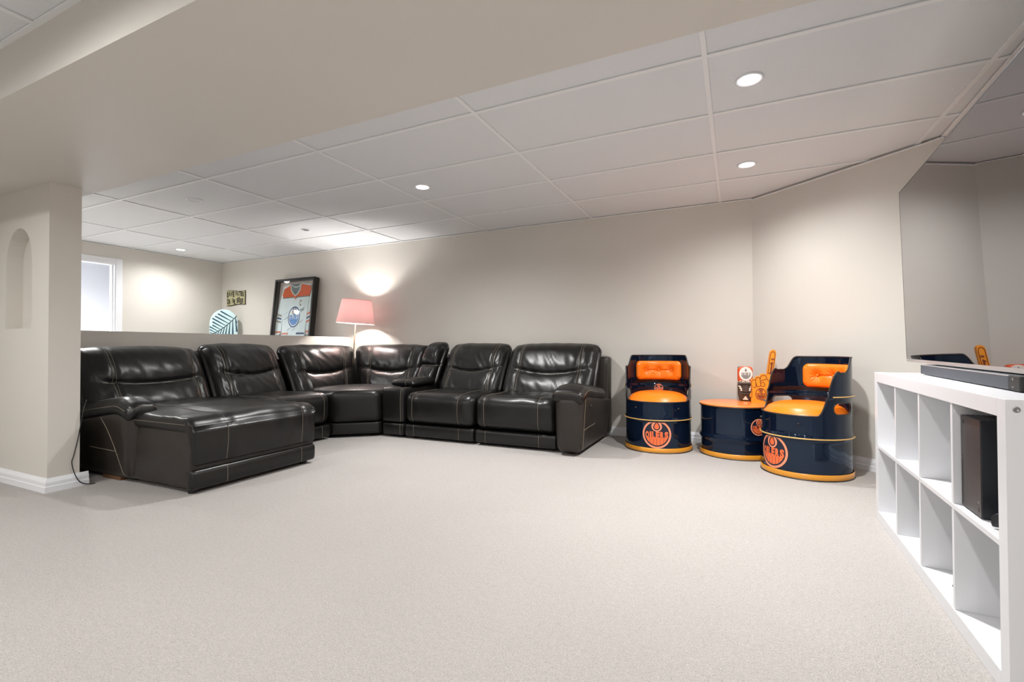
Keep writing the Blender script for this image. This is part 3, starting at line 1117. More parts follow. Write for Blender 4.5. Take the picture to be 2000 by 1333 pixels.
def bead(R, z, r, th0=0, th1=360, n=96):
    pts = [Vector((R * cos(radians(t - 90)), R * sin(radians(t - 90)), z)) for t in [th0 + (th1 - th0) * i / n for i in range(n + (0 if th1 - th0 >= 360 else 1))]]
    return pts

def make_barrel_chair():
    t = empty('barrel_chair', (0, 0, 0), local=True)
    mb = MB()
    n = len(P2)
    mb.add([shell_pt(*p, False) for p in P2] + [shell_pt(*p, True) for p in P2],
           [tuple(f_) for f_ in F2] + [tuple(n + i for i in reversed(f_)) for f_ in F2] + [(c, a, n + a, n + c) for a, c in BND])
    sh = mb.build('drum', 'navy', t, smooth=True, auto=50)
    # rubber edging along every cut edge above the floor
    nxt = {}
    for a, c in BND:
        nxt.setdefault(a, []).append(c)
    used, ed = set(), MB()
    for a0 in list(nxt):
        if a0 in used or P2[a0][1] < .01: continue
        L, cur = [], a0
        while cur not in used:
            used.add(cur); L.append(cur)
            cur = nxt.get(cur, [a0])[0]
        if len(L) > 12:
            pts = []
            for k in L:
                p = (shell_pt(*P2[k], False) + shell_pt(*P2[k], True)) / 2
                if not pts or (p - pts[-1]).length > .006: pts.append(p)
            ed.tube(pts, .0058, 6, closed=True)
    ed.build('edge_trim', 'black_plastic', t, smooth=True)
    b = MB(); b.tube(bead(RB + .0065, .276, 0), .0045, 6, closed=True); b.build('bead', 'bead', t, smooth=True)
    b = MB()
    # upper bead only where the drum still stands above it
    b.tube(bead(RB + .0065, .556, 0, 79, 281, 60), .0045, 6); b.build('bead', 'bead', t, smooth=True)
    b = MB(); b.lathe([(RB + .0015, .043), (RB + .004, .041), (RB + .006, .010), (RB + .004, .006)], (0, 0, 0), 96); b.build('base_band', 'gold', t, smooth=True)
    b = MB(); b.lathe([(RB + .004, .0065), (RB + .009, .005), (RB + .009, .001), (RB - .006, 0)], (0, 0, 0), 96); b.build('bottom_rim', 'black_plastic', t, smooth=True)
    b = MB(); b.lathe([(.0001, .384), (RB - .012, .384)], (0, 0, 0), 48); b.build('seat_deck', 'black_plastic', t)
    # seat cushion: domed disc
    R_ = RB - .0125
    prof = [(.0001, .500)] + [(R_ * k, .500 - .068 * k ** 4.2) for k in (.15, .3, .45, .6, .7, .8, .88)] + [(R_ * .94, .438), (R_ * .98, .428), (R_, .414), (R_ * .99, .398), (R_ * .95, .390)]
    b = MB(); b.lathe(prof, (0, 0, 0), 64); b.build('seat_cushion', 'orange_vinyl', t, smooth=True)
    # tufted back pad on the inside of the drum
    A, Z0, Z1 = 49.0, .585, .762
    nx, nz_ = 110, 40
    btn = (-27, 0, 27)
    def pad_pt(i, j, k):
        u, w = -1 + 2 * i / nx, -1 + 2 * j / nz_
        # rounded-corner outline: pull the corners in
        hx, hz, r = A * pi / 180 * RB, (Z1 - Z0) / 2, .045
        x, z = u * hx, w * hz
        cx, cz = max(abs(x) - hx + r, 0), max(abs(z) - hz + r, 0)
        L = max(cx, cz)
        if cx > 0 and cz > 0:
            g = L / sqrt(cx * cx + cz * cz)
            x = math.copysign(hx - r + cx * g, x); z = math.copysign(hz - r + cz * g, z)
        ed_ = (1 - abs(u) ** 8) * (1 - abs(w) ** 6)
        th = 180 + x / RB * 180 / pi
        dep = 0
        if k:
            dep = .012 + .030 * max(0, ed_) ** .5
            for bb in btn:
                dx, dz = x - bb * pi / 180 * RB, z - .002
                rr = sqrt(dx * dx + dz * dz)
                dep -= .030 * exp(-(rr / .024) ** 1.2)
                an = atan2(dz, dx)
                dep -= .0065 * exp(-((rr - .028) / .020) ** 2) * (0.5 + 0.5 * sin(an * 11))
            if abs(x) < 27 * pi / 180 * RB:
                dep -= .010 * exp(-(z / .006) ** 2)
        r_ = RB - .012 - dep
        a = radians(th - 90)
        return Vector((r_ * cos(a), r_ * sin(a), (Z0 + Z1) / 2 + z))
    b = MB(); vs, fs = [], []
    for k in (0, 1):
        for i in range(nx + 1):
            for j in range(nz_ + 1):
                vs.append(pad_pt(i, j, k))
    W = nz_ + 1; O = (nx + 1) * W
    for i in range(nx):
        for j in range(nz_):
            a = i * W + j
            fs += [(a, a + 1, a + W + 1, a + W), (O + a, O + a + W, O + a + W + 1, O + a + 1)]
    for i in range(nx):
        for j in (0, nz_):
            a = i * W + j; fs.append((a, a + W, O + a + W, O + a))
    for j in range(nz_):
        for i in (0, nx):
            a = i * W + j; fs.append((a, a + 1, O + a + 1, O + a))
    b.add(vs, fs)
    pad = b.build('back_pad', 'orange_vinyl', t, smooth=True)
    for bb in btn:
        a = radians(180 + bb - 90)
        rr = RB - .012 - .021
        ax = Matrix.Rotation(a + pi, 3, 'Z') @ Matrix.Rotation(pi / 2, 3, 'Y')
        b = MB(); b.lathe([(.0001, .0075), (.006, .0065), (.0105, .003), (.011, 0)], (rr * cos(a), rr * sin(a), (Z0 + Z1) / 2 + .002), 16, None, ax)
        b.build('button', 'orange_vinyl', pad, smooth=True)
    emblem(t, on_drum(RB - .003, 0, .160, .118), ('logo_ring', 'logo_fill', 'logo_fill', 'logo_dark'))
    emblem(t, on_drum(RB - .0105, 180, .505, .040, True), ('logo_ring', 'logo_fill', 'logo_fill', None))
    for th in (-38, 38, 150, -150):
        a = radians(th - 90)
        ax = Matrix.Rotation(a, 3, 'Z') @ Matrix.Rotation(pi / 2, 3, 'Y')
        b = MB(); b.lathe([(.0001, .011), (.006, .010), (.008, .005), (.009, -.004)], ((RB - .002) * cos(a), (RB - .002) * sin(a), .372), 14, None, ax)
        b.build('bolt', 'black_plastic', t, smooth=True)
    return t

def copy_tree(o, parent=None):
    c = o.copy(); COL.objects.link(c); c.parent = parent
    for ch in list(o.children):
        copy_tree(ch, c)
    return c

chair = make_barrel_chair()
chair2 = copy_tree(chair)
chair.location = (-.633, 4.40, 0); chair.rotation_euler = (0, 0, radians(276 - 270))
chair2.location = (.448, 3.981, 0); chair2.rotation_euler = (0, 0, radians(217.6 - 270))
tag(chair, 'navy oil-drum chair with orange cushions facing out, standing alone beside the sofa end', 'chair', 'oil-drum chairs')
tag(chair2, 'navy oil-drum chair turned sideways between the barrel table and the white shelf', 'chair', 'oil-drum chairs')

# table
tbl = empty('barrel_table', (0.0, 4.41, 0), 'low navy oil-drum side table with flat orange top between the two barrel chairs', 'table', local=True)
TH = .425
prof = [(RB - .01, 0.004)] + [(RB - .004 + hoop(.01 + .0098 * i, (.155,), .014, .018), .01 + .0098 * i) for i in range(42)] + [(RB - .004, TH - .006)]
b = MB(); b.lathe(prof, (0, 0, 0), 96); b.build('drum', 'navy', tbl, smooth=True)
b = MB(); b.lathe([(RB + .0015, .043), (RB + .004, .041), (RB + .006, .010), (RB + .004, .006)], (0, 0, 0), 96); b.build('base_band', 'gold', tbl, smooth=True)
b = MB(); b.lathe([(RB + .004, .0065), (RB + .009, .005), (RB + .009, .001), (RB - .006, 0)], (0, 0, 0), 96); b.build('bottom_rim', 'black_plastic', tbl, smooth=True)
b = MB(); b.lathe([(.0001, TH), (RB - .004, TH), (RB + .004, TH - .001), (RB + .007, TH - .005), (RB + .006, TH - .011), (RB - .004, TH - .013)], (0, 0, 0), 96); b.build('table_top', 'orange_top', tbl, smooth=True, auto=40)
b = MB(); b.tube(bead(RB + .003, TH - .016, 0), .0045, 6, closed=True); b.build('rim_bead', 'black_plastic', tbl, smooth=True)
emblem(tbl, on_drum(RB - .003, 35, .262, .066), ('logo_ring', 'logo_fill', 'logo_fill', 'logo_dark'))

# ---- tiki figurine on the barrel table
tk = empty('tiki_figurine', (.072, 4.590, TH), 'small tiki totem with dark carved face under an orange block with white round emblem', 'figurine', local=True,
           rotz=radians(2))
W2, D2 = .058, .052
def tbody(p, q):
    k = 1 - .17 * sm(-.2, -1, q[2])
    return Vector((p[0] * k, p[1] * k, p[2]))
s = Soft((0, 0, .078), (W2, D2, .078), .02, (14, 12, 14), tbody)
face = s.mesh(MB()).build('carved_face', 'tiki_dark', tk, smooth=True)
s = Soft((0, 0, .226), (W2 * 1.02, D2 * .9, .070), .026, (16, 10, 12))
head = s.mesh(MB()).build('head_block', 'tiki_orange', tk, smooth=True)
b = MB(); b.prism([(-.060, .262), (-.060, .298), (-.015, .298), (-.038, .285)], -.030, .030, None, lambda p, q, h: (p + .003, h, q - .002))
b.build('grey_corner', 'tiki_grey', tk, bevel=.006)
yf = -D2
b = MB()
b.box(-.059, .059, yf - .012, yf + .02, .142, .162); b.build('brow', 'tiki_dark', face, bevel=.004)
b = MB(); b.prism([(-.020, .135), (.020, .135), (.026, .090), (.010, .078), (-.010, .078), (-.026, .090)], yf - .016, yf + .02, None, lambda p, q, h: (p, h, q)); b.build('nose', 'tiki_dark', face, bevel=.003)
b = MB(); b.prism([(-.034, .060), (.034, .060), (.022, .072), (-.022, .072)], yf - .009, yf + .01, None, lambda p, q, h: (p, h, q)); b.build('lip', 'tiki_dark', face, bevel=.003)
for sg in (-1, 1):
    z_ = [(.055, .126), (.044, .120), (.048, .108), (.036, .104), (.040, .090), (.020, .086), (.020, .096), (.030, .098), (.026, .112), (.038, .116), (.034, .128), (.053, .136)]
    b = MB(); b.prism([(sg * x, z) for x, z in (z_ if sg > 0 else z_[::-1])], yf - .006, yf + .012, None, lambda p, q, h: (p, h, q)); b.build('cheek_mark', 'cream', face)
b = MB(); b.prism([(-.022, .012), (.022, .012), (.0, .046)], yf - .001, yf + .02, None, lambda p, q, h: (p, h + (.004 if q < .02 else 0), q)); b.build('tooth', 'cream', face)
def tdisc(x, y, lift):
    return Vector((.004 + x * .047, -D2 * .9 - .0055 - lift * .0007, .234 + y * .056))
b = MB(); b.prism(disc(40, 1.0), 0, 1, None, lambda p, q, h: (.004 + p * .051, -D2 * .9 + .004 - h * .0095, .234 + q * .060))
plate = b.build('round_plate', 'cream', head)
emblem(tk, tdisc, ('logo_white', 'tiki_grey', 'tiki_grey', 'logo_white'))
b = MB(); text_mb(b, 'OILERS', -.046, .050, .160, .178, lambda x, y: Vector((x, -D2 * .9 - .0125, y)), None, .03); b.build('lettering', 'cream', tk)

# ---- foam finger on the barrel table
FO = (.186, 4.475, TH)
ff = empty('foam_finger', FO, 'orange foam hand with raised pointing finger marked number 1, on the barrel table', 'foam hand', local=True, rotz=radians(2))
S = 1 / 233.0        # metres per photo pixel at this depth
def fp(cx, cy):       # outline read off in hundredths of the hand, base centre = origin
    return ((cx - 1365) * .09 * S, -(cy - 1190) * .09 * S)
out_ = [(1180, 1190), (1178, 1080), (1186, 960), (1182, 830), (1176, 760), (1182, 705), (1215, 672), (1258, 664), (1275, 632), (1312, 615), (1345, 622), (1362, 585), (1405, 560), (1448, 566), (1474, 592),
        (1492, 470), (1512, 330), (1532, 190), (1545, 105), (1572, 62), (1612, 46), (1645, 62), (1660, 105), (1656, 180), (1640, 300), (1618, 460), (1590, 640), (1568, 800), (1556, 960), (1550, 1100), (1548, 1190)]
FT = .062
def smooth_loop(P, n=4):
    O = []
    N = len(P)
    for i in range(N):
        p0, p1, p2, p3 = [Vector(P[(i + k) % N]) for k in (-1, 0, 1, 2)]
        for j in range(n):
            t = j / n
            O.append(.5 * ((2 * p1) + (p2 - p0) * t + (2 * p0 - 5 * p1 + 4 * p2 - p3) * t * t + (3 * p1 - p0 - 3 * p2 + p3) * t ** 3))
    return [(a.x, a.y) for a in O]
OL = smooth_loop([fp(*p) for p in out_[1:-1]])
OL = [fp(1180, 1190)] + [p for p in OL if p[1] > 0.001] + [fp(1548, 1190)]
# order: start at lower left, run over the top, end lower right
k0 = min(range(len(OL) - 2), key=lambda i: (OL[i + 1][0] - fp(1178, 1080)[0]) ** 2 + (OL[i + 1][1] - fp(1178, 1080)[1]) ** 2)
mid = OL[1:-1]
mid = mid[k0:] + mid[:k0]
OL = [OL[0]] + mid + [OL[-1]]
bm = bmesh.new()
def lp(pts, y):
    vs = [bm.verts.new((p, y, q)) for p, q in pts]
    return vs, [bm.edges.new((vs[i], vs[(i + 1) % len(vs)])) for i in range(len(vs))]
ins = lambda pts, d: pts
v0, e0 = lp(OL, -FT / 2)
bmesh.ops.triangle_fill(bm, edges=e0, use_beauty=True)
v1, e1 = lp(OL, FT / 2)
bmesh.ops.triangle_fill(bm, edges=e1, use_beauty=True)
for i in range(len(v0)):
    j = (i + 1) % len(v0)
    bm.faces.new((v0[i], v0[j], v1[j], v1[i]))
bmesh.ops.recalc_face_normals(bm, faces=bm.faces)
me = bpy.data.meshes.new('foam_body'); bm.to_mesh(me); bm.free()
me.materials.append(M['foam'])
fb = bpy.data.objects.new('foam_body', me); COL.objects.link(fb); fb.parent = ff
def fline(pts, r=.0022):
    P = [Vector(fp(*p)) for p in pts]
    n = 6
    O = []
    for i in range(len(P) - 1):
        p0, p1, p2, p3 = P[max(i - 1, 0)], P[i], P[i + 1], P[min(i + 2, len(P) - 1)]
        for j in range(n):
            t = j / n
            O.append(.5 * ((2 * p1) + (p2 - p0) * t + (2 * p0 - 5 * p1 + 4 * p2 - p3) * t * t + (3 * p1 - p0 - 3 * p2 + p3) * t ** 3))
    O.append(P[-1])
    b = MB(); b.tube([(a.x, -FT / 2 - .0004, a.y) for a in O], r, 5); return b.build('printed_line', 'foam_line', ff, smooth=True)
fline([(1500, 560), (1520, 420), (1540, 260), (1555, 140), (1590, 92), (1628, 100), (1640, 160), (1626, 280), (1604, 420), (1582, 600)])
fline([(1195, 840), (1186, 770), (1200, 705), (1240, 690), (1268, 720), (1266, 790), (1275, 830), (1250, 860), (1215, 840)])
fline([(1268, 700), (1285, 648), (1330, 640), (1350, 680), (1356, 760), (1362, 810), (1330, 838), (1290, 826), (1276, 770)])
fline([(1352, 680), (1372, 612), (1425, 590), (1464, 612), (1474, 660), (1440, 690), (1390, 700), (1356, 720)])
fline([(1362, 770), (1400, 740), (1435, 770), (1430, 820), (1390, 830), (1366, 812)])
fline([(1470, 660), (1520, 720), (1545, 810), (1540, 960), (1532, 1130)])
fline([(1185, 1090), (1192, 960), (1188, 850)])
b = MB()
dx_, dz_ = Vector((fp(1548, 560)[0] - fp(1597, 220)[0], fp(1548, 560)[1] - fp(1597, 220)[1])).normalized()
def onfinger(x, y):          # local frame along the finger, y up
    o = Vector(fp(1568, 420))
    u = Vector((-dz_, dx_)) ; v = Vector((-dx_, -dz_))
    p = o + u * x + v * y
    return Vector((p.x, -FT / 2 - .0012, p.y))
b.add([onfinger(x, y) for x, y in ((-.006, -.050), (.006, -.050), (.006, .044), (-.001, .044), (-.014, .030), (-.012, .021), (-.005, .026), (-.013, -.058), (.014, -.058), (.014, -.049), (-.013, -.049))], [(0, 1, 2, 3, 6), (3, 4, 5, 6), (7, 8, 9, 10)])
text_mb(b, '#', -.010, .011, .056, .076, onfinger, None, .02)
b.build('number', 'foam_line', ff)
cx_, cz_ = fp(1364, 1000)
emblem(ff, lambda x, y, l: Vector((cx_ + x * .041, -FT / 2 - .0006 * l, cz_ + y * .050)), ('foam_line', 'foam_line', 'foam_line', None))

# ================================================================== TV WALL
def shelf_frame(o, d):
    """maps (along the front from its far end, depth to the right, height)"""
    dd = Vector((d[0], d[1], 0)).normalized()
    nn = Vector((-dd.y, dd.x, 0))
    return lambda a, b_, z: Vector((o[0], o[1], 0)) + dd * a + nn * b_ + Vector((0, 0, z))
SL, SH, SD = 1.435, .757, .372
SF = shelf_frame((.655, 3.052), (.615 - .655, 1.62 - 3.052))
sh = empty('cube_shelf', SF(SL / 2, SD / 2, 0), 'low white cube shelf unit of eight open compartments under the television', 'shelf')
T, TM = .048, .0165
def sboard(name, a0, a1, z0, z1, d0=0.0, d1=SD, m='white_laminate'):
    b = MB(); b.box(a0, a1, d0, d1, z0, z1, None, SF); return b.build(name, m, sh, bevel=.0012)
sboard('top_board', T, SL - T, SH - T, SH)
sboard('bottom_board', T, SL - T, 0, T)
sideA = sboard('side_board', 0, T, 0, SH)
sideB = sboard('side_board', SL - T, SL, 0, SH)
zm = T + (SH - 2 * T) / 2
sboard('middle_shelf', T, SL - T, zm - TM / 2, zm + TM / 2, .002)
cell = (SL - 2 * T - 3 * TM) / 4
for i in range(1, 4):
    a = T + i * cell + (i - 1) * TM
    for z0, z1 in ((T, zm - TM / 2), (zm + TM / 2, SH - T)):
        sboard('divider', a, a + TM, z0, z1, .003)
def sbolt(a, b_, z, parent, r=.0075, m='steel', ax=0):
    p = SF(a, b_, z)
    d = (SF(1, 0, 0) - SF(0, 0, 0))
    q = d.to_track_quat('Z', 'Y').to_matrix()
    mb = MB(); mb.lathe([(.0001, .0004), (r * .45, .0006), (r * .5, .0012), (r * .95, .0012), (r, .0)], p, 20, None, q)
    return mb.build('bolt', m, parent, smooth=True)
sbolt(SL, .021, SH - .025, sideB); sbolt(SL, SD - .03, SH - .025, sideB); sbolt(SL, .021, .025, sideB); sbolt(SL, SD - .03, .025, sideB)
# small black clips left on the shelves
def clip(a, b_, z, label, L=.03):
    p = SF(a, b_, z)
    t = empty('cable_clip', p, label, 'clip', 'black cable clips on the shelf')
    s = Soft((a, b_, z + .004), (L / 2, .006, .004), .003, (6, 4, 4), None, lambda p: SF(p[0], p[1], p[2]))
    s.mesh(MB()).build('clip_body', 'black_plastic', t, smooth=True)
    s = Soft((a + L * .3, b_, z + .0092), (L * .12, .004, .0012), .001, (4, 4, 2), None, lambda p: SF(p[0], p[1], p[2]))
    s.mesh(MB()).build('clip_tab', 'black_plastic', t, smooth=True)
cA = T + 2 * (cell + TM)
clip(cA + cell - .055, .060, zm + TM / 2, 'short black clip lying on the middle shelf in the compartment next to the game console')
clip(cA + cell * .50, .055, T, 'short black clip lying on the lower shelf floor two compartments from the end', .022)

# game console standing in the end compartment
cz0 = zm + TM / 2
C0 = SF(0, 0, 0)
gd = (SF(1, 0, 0) - SF(0, 0, 0))
def ga(p):                        # plan point to shelf coordinates
    v = Vector((p[0], p[1], 0)) - Vector((C0.x, C0.y, 0))
    n_ = SF(0, 1, 0) - SF(0, 0, 0)
    return v.dot(gd), v.dot(n_)
ax0 = T + 3 * (cell + TM) + .009
GA0, GA1, GB0, GB1, GZ = ax0, ax0 + .144, .022, .166, .288
gc = empty('game_console', SF((GA0 + GA1) / 2, (GB0 + GB1) / 2, cz0), 'tall black game console tower with top vent standing in the white shelf', 'game console')
b = MB(); b.box(GA0, GA1, GB0, GB1, cz0 + .004, cz0 + GZ, None, SF); b.build('body', 'console_side', gc, bevel=.002)
b = MB(); b.box(GA0 + .001, GA1 - .001, GB0 - .0012, GB0 + .001, cz0 + .005, cz0 + GZ - .001, None, SF); fp_ = b.build('front_panel', 'console', gc)
b = MB(); b.box(GA0 + .010, GA0 + .013, GB0 - .0018, GB0, cz0 + .012, cz0 + .150, None, SF); b.build('disc_slot', 'black_plastic', fp_)
def fdot(a, z, r, nm, m):
    p = SF(a, GB0 - .0012, z)
    q = (SF(0, -1, 0) - SF(0, 0, 0)).to_track_quat('Z', 'Y').to_matrix()
    mb = MB(); mb.lathe([(.0001, .0012), (r * .8, .001), (r, 0)], p, 16, None, q); mb.build(nm, m, fp_, smooth=True)
fdot(GA0 + .0115, cz0 + .163, .0025, 'eject_button', 'black_plastic'); fdot(GA1 - .017, cz0 + .045, .0045, 'pair_button', 'steel')
fdot(GA0 + .018, cz0 + GZ - .020, .0075, 'power_button', 'black_plastic')
b = MB(); b.box(GA1 - .019, GA1 - .015, GB0 - .0018, GB0, cz0 + .016, cz0 + .030, None, SF); b.build('usb_port', 'black_plastic', fp_)
b = MB()
for i in range(11):
    for j in range(11):
        a, c = GA0 + .014 + i * .0116, GB0 + .014 + j * .0116
        p = SF(a, c, cz0 + GZ)
        b.lathe([(.0036, .0002), (.0048, .0018), (.0052, .0004)], p, 8)
v_ = b.build('top_vent', 'console', gc); v_['kind'] = 'stuff'
b = MB(); b.lathe([(.040, cz0), (.052, cz0 + .0045)], SF((GA0 + GA1) / 2, (GB0 + GB1) / 2, 0), 24, cap=True); b.build('foot', 'black_plastic', gc)

# game pad beside it
gp = empty('game_pad', SF(SL - T - .055, .06, cz0), 'black game controller lying beside the game console, half hidden by the shelf side', 'game controller')
def gwarp(p, q):
    p = Vector(p)
    p.z += .012 * (1 - q[0] ** 2) - .006 * abs(q[0])
    p.y -= .028 * sm(.4, 1, abs(q[0])) * (1 if q[1] < 0 else .4)
    return p
s = Soft((SL - T - .055, .075, cz0 + .026), (.050, .034, .022), .018, (14, 10, 8), gwarp, lambda p: SF(p[0], p[1], p[2]))
s.mesh(MB()).build('controller_body', 'console_side', gp, smooth=True)
for k in (-1, 1):
    b = MB(); b.lathe([(.0001, .012), (.007, .013), (.008, .011), (.004, .008), (.004, 0)], SF(SL - T - .055 + k * .022, .075, cz0 + .050), 14); b.build('thumb_stick', 'black_plastic', gp, smooth=True)

# television, tilted a touch downwards
tvL, tvR = Vector((.850, 3.285, 0)), Vector((.761, 1.674, 0))
TVF = shelf_frame(tvL, (tvR - tvL))
TL_, TZ0, TZ1 = (tvR - tvL).length, .8085, 1.743
tilt = .023 / (TZ1 - TZ0)
def tvp(a, d, z):
    return TVF(a, d - tilt * (z - TZ0), z)
tv = empty('television', TVF(TL_ / 2, .1, TZ0), 'large wall-mounted flat television with a dark mirror-like switched-off screen', 'television')
b = MB(); b.box(0, TL_, .004, .045, TZ0, TZ1, None, tvp); b.build('cabinet', 'tv_back', tv, bevel=.003)
b = MB(); b.box(.006, TL_ - .006, .0005, .0045, TZ0 + .016, TZ1 - .005, None, tvp); b.build('screen', 'screen', tv)
b = MB(); b.box(0, TL_, 0, .005, TZ0, TZ0 + .0155, None, tvp); b.build('bottom_bezel', 'bezel', tv)
for nm, (a0, a1, z0, z1) in (('side_bezel', (0, .0055, TZ0 + .016, TZ1)), ('side_bezel', (TL_ - .0055, TL_, TZ0 + .016, TZ1)), ('top_bezel', (.006, TL_ - .006, TZ1 - .0045, TZ1))):
    b = MB(); b.box(a0, a1, .0002, .005, z0, z1, None, tvp); b.build(nm, 'tv_back', tv)
b = MB(); b.box(TL_ * .3, TL_ * .7, .045, .075, 1.02, 1.46, None, tvp); b.build('rear_housing', 'tv_back', tv, bevel=.01)
b = MB(); b.box(TL_ * .44, TL_ * .56, .060, .335, 1.18, 1.34, None, TVF); b.build('wall_bracket', 'black_plastic', tv)

# soundbar
sL, sR = Vector((.800, 2.885, 0)), Vector((.741, 1.926, 0))
BF = shelf_frame(sL, (sR - sL))
BL = (sR - sL).length
sb = empty('soundbar', BF(BL / 2, .04, SH), 'long dark grey soundbar with black glossy end cap on the white shelf', 'soundbar')
b = MB(); b.box(.004, BL - .001, 0, .078, SH + .003, SH + .047, None, BF); b.build('grille', 'sb_grille', sb, bevel=.004)
b = MB(); b.box(BL - .001, BL + .075, -.001, .080, SH + .003, SH + .0475, None, BF); ec = b.build('end_cap', 'ink', sb, bevel=.004)
b = MB(); b.box(-.002, .004, -.0005, .079, SH + .003, SH + .0472, None, BF); b.build('end_cap', 'sb_grille', sb, bevel=.002)
b = MB(); b.box(.004, BL - .001, -.0008, .003, SH + .0445, SH + .0475, None, BF); b.build('top_edge', 'bezel', sb)
for (z, txt) in ((SH + .037, '+'), (SH + .014, '-')):
    b = MB()
    b.box(BL + .026, BL + .036, -.0018, -.0005, z - .0008, z + .0008, None, BF)
    if txt == '+': b.box(BL + .0302, BL + .0318, -.0018, -.0005, z - .005, z + .005, None, BF)
    mk = b.build('volume_mark', 'bezel', ec)
for a in (.10, BL - .10):
    b = MB(); b.box(a, a + .05, .015, .065, SH, SH + .0035, None, BF); b.build('foot', 'black_plastic', sb)

# ================================================================== BEHIND THE HALF WALL
# floor lamp, leaning a little
LB = Vector((-4.24, 4.49, 1.345))               # bulb
lamp = empty('floor_lamp', (-4.385, 4.575, 0), 'slim bronze floor lamp with pink drum shade, lit, behind the sofa corner', 'lamp')
rtv = Vector((cos(YAW), -sin(YAW), 0))
ax_ = (Vector((0, 0, 1)) + rtv * .062).normalized()
rot = Vector((0, 0, 1)).rotation_difference(ax_).to_matrix()
base_top = LB - ax_ * (LB.z / ax_.z)
lamp.location = (base_top.x, base_top.y, 0); ORG[lamp.name] = Vector(lamp.location)
b = MB(); b.lathe([(.0001, .022), (.02, .022), (.10, .012), (.115, .006), (.115, 0)], (base_top.x, base_top.y, 0), 32, cap=True); b.build('base', 'pole_metal', lamp, smooth=True, auto=40)
b = MB(); b.tube([base_top + Vector((0, 0, .015)), LB - ax_ * .06], .0075, 10); b.build('pole', 'pole_metal', lamp, smooth=True)
def lz(c, r, z):
    return c
prof = [(.228, -.150), (.230, -.148), (.177, .142), (.175, .142), (.1735, .140), (.2265, -.148)]
b = MB(); b.lathe([(.229, -.148), (.1755, .140)], LB, 56, None, rot); shd = b.build('lamp_shade', 'shade', lamp, smooth=True)
for r, z in ((.2295, -.148), (.176, .140)):
    b = MB(); b.tube([LB + rot @ Vector((r * cos(2 * pi * i / 56), r * sin(2 * pi * i / 56), z)) for i in range(56)], .0032, 6, closed=True); b.build('shade_rim', 'shade', shd, smooth=True)
b = MB()
for k in range(3):
    a = 2 * pi * k / 3 + .3
    b.tube([LB + rot @ Vector((.015 * cos(a), .015 * sin(a), .02)), LB + rot @ Vector((.1755 * cos(a), .1755 * sin(a), .138))], .002, 5)
b.tube([LB + rot @ Vector((.018 * cos(2 * pi * i / 20), .018 * sin(2 * pi * i / 20), .02)) for i in range(20)], .002, 5, closed=True)
sp = b.build('shade_spider', 'pole_metal', lamp, smooth=True); sp['kind'] = 'stuff'
b = MB(); b.lathe([(.018, -.06), (.018, -.03), (.014, -.025)], LB, 16, None, rot, cap=True); b.build('socket', 'pole_metal', lamp, smooth=True)
b = MB(); b.lathe([(.0001, .034), (.012, .024), (.019, .012), (.021, -.002), (.017, -.016), (.013, -.028)], LB, 20, None, rot); b.build('bulb', 'bulb', lamp, smooth=True)
l = bpy.data.lights.new('lamp_light', 'POINT'); l.energy = LAMP_W * 4; l.shadow_soft_size = .034; l.color = (1.0, .97, .93)
lo = bpy.data.objects.new('lamp_light', l); COL.objects.link(lo); lo.parent = lamp; lo.location = LB + Vector((0, 0, .002)) - Vector(lamp.location)
lo.location = LB - Vector(lamp.location)

# low cabinet hidden behind the half wall, carrying the framed jersey
FZ = 1.000
cb = empty('low_cabinet', (-5.55, 4.54, 0), 'plain low cabinet behind the half wall under the framed jersey', 'cabinet')
b = MB(); b.box(-6.15, -4.95, 4.30, 4.775, .04, FZ - .025); b.build('body', 'white_laminate', cb)
b = MB(); b.box(-6.17, -4.93, 4.28, 4.78, FZ - .025, FZ); b.build('top', 'white_laminate', cb)
for i in range(2):
    b = MB(); b.box(-6.14 + i * .6, -5.56 + i * .6, 4.282, 4.299, .06, FZ - .04); d_ = b.build('door', 'white_laminate', cb)
    b = MB(); b.box(-5.62 + i * .1, -5.605 + i * .1, 4.262, 4.282, .60, .72); b.build('handle', 'steel', d_)
b = MB(); b.box(-6.12, -4.98, 4.33, 4.76, 0, .04); b.build('plinth', 'white_laminate', cb)

# framed jersey: local (x across, y depth, z up), leaning back
FW, FH, FD = .775, .860, .085
lean = radians(6.5)
FX, FYb = -5.545, 4.585
def JF(x, y, z):
    return Vector((FX + x, FYb + y * cos(lean) + z * sin(lean), FZ + .004 + z * cos(lean) - y * sin(lean) + .012))
fr = empty('framed_jersey', JF(0, 0, 0), 'white and orange hockey jersey in a deep black glazed frame leaning behind the half wall', 'framed jersey')
fb_ = .030
for nm, (x0, x1, z0, z1) in (('frame_side', (-FW / 2, -FW / 2 + fb_, 0, FH)), ('frame_side', (FW / 2 - fb_, FW / 2, 0, FH)), ('frame_rail', (-FW / 2 + fb_, FW / 2 - fb_, 0, fb_)), ('frame_rail', (-FW / 2 + fb_, FW / 2 - fb_, FH - fb_, FH))):
    b = MB(); b.box(x0, x1, 0, FD, z0, z1, None, JF); b.build(nm, 'frame_black', fr, bevel=.004)
b = MB(); b.box(-FW / 2 + .01, FW / 2 - .01, FD - .012, FD - .004, .01, FH - .01, None, JF); b.build('mat_board', 'matboard', fr)
b = MB(); b.box(-FW / 2 + .012, FW / 2 - .012, .010, .013, .012, FH - .012, None, JF); b.build('glass_pane', 'glass', fr)
YJ = FD - .014
def jpoly(name, pts, lift, m, parent, th=.004):
    b = MB()
    b.prism(pts, YJ - lift - th, YJ - lift + .002, None, lambda p, q, h: JF(p, h, q))
    return b.build(name, m, parent)
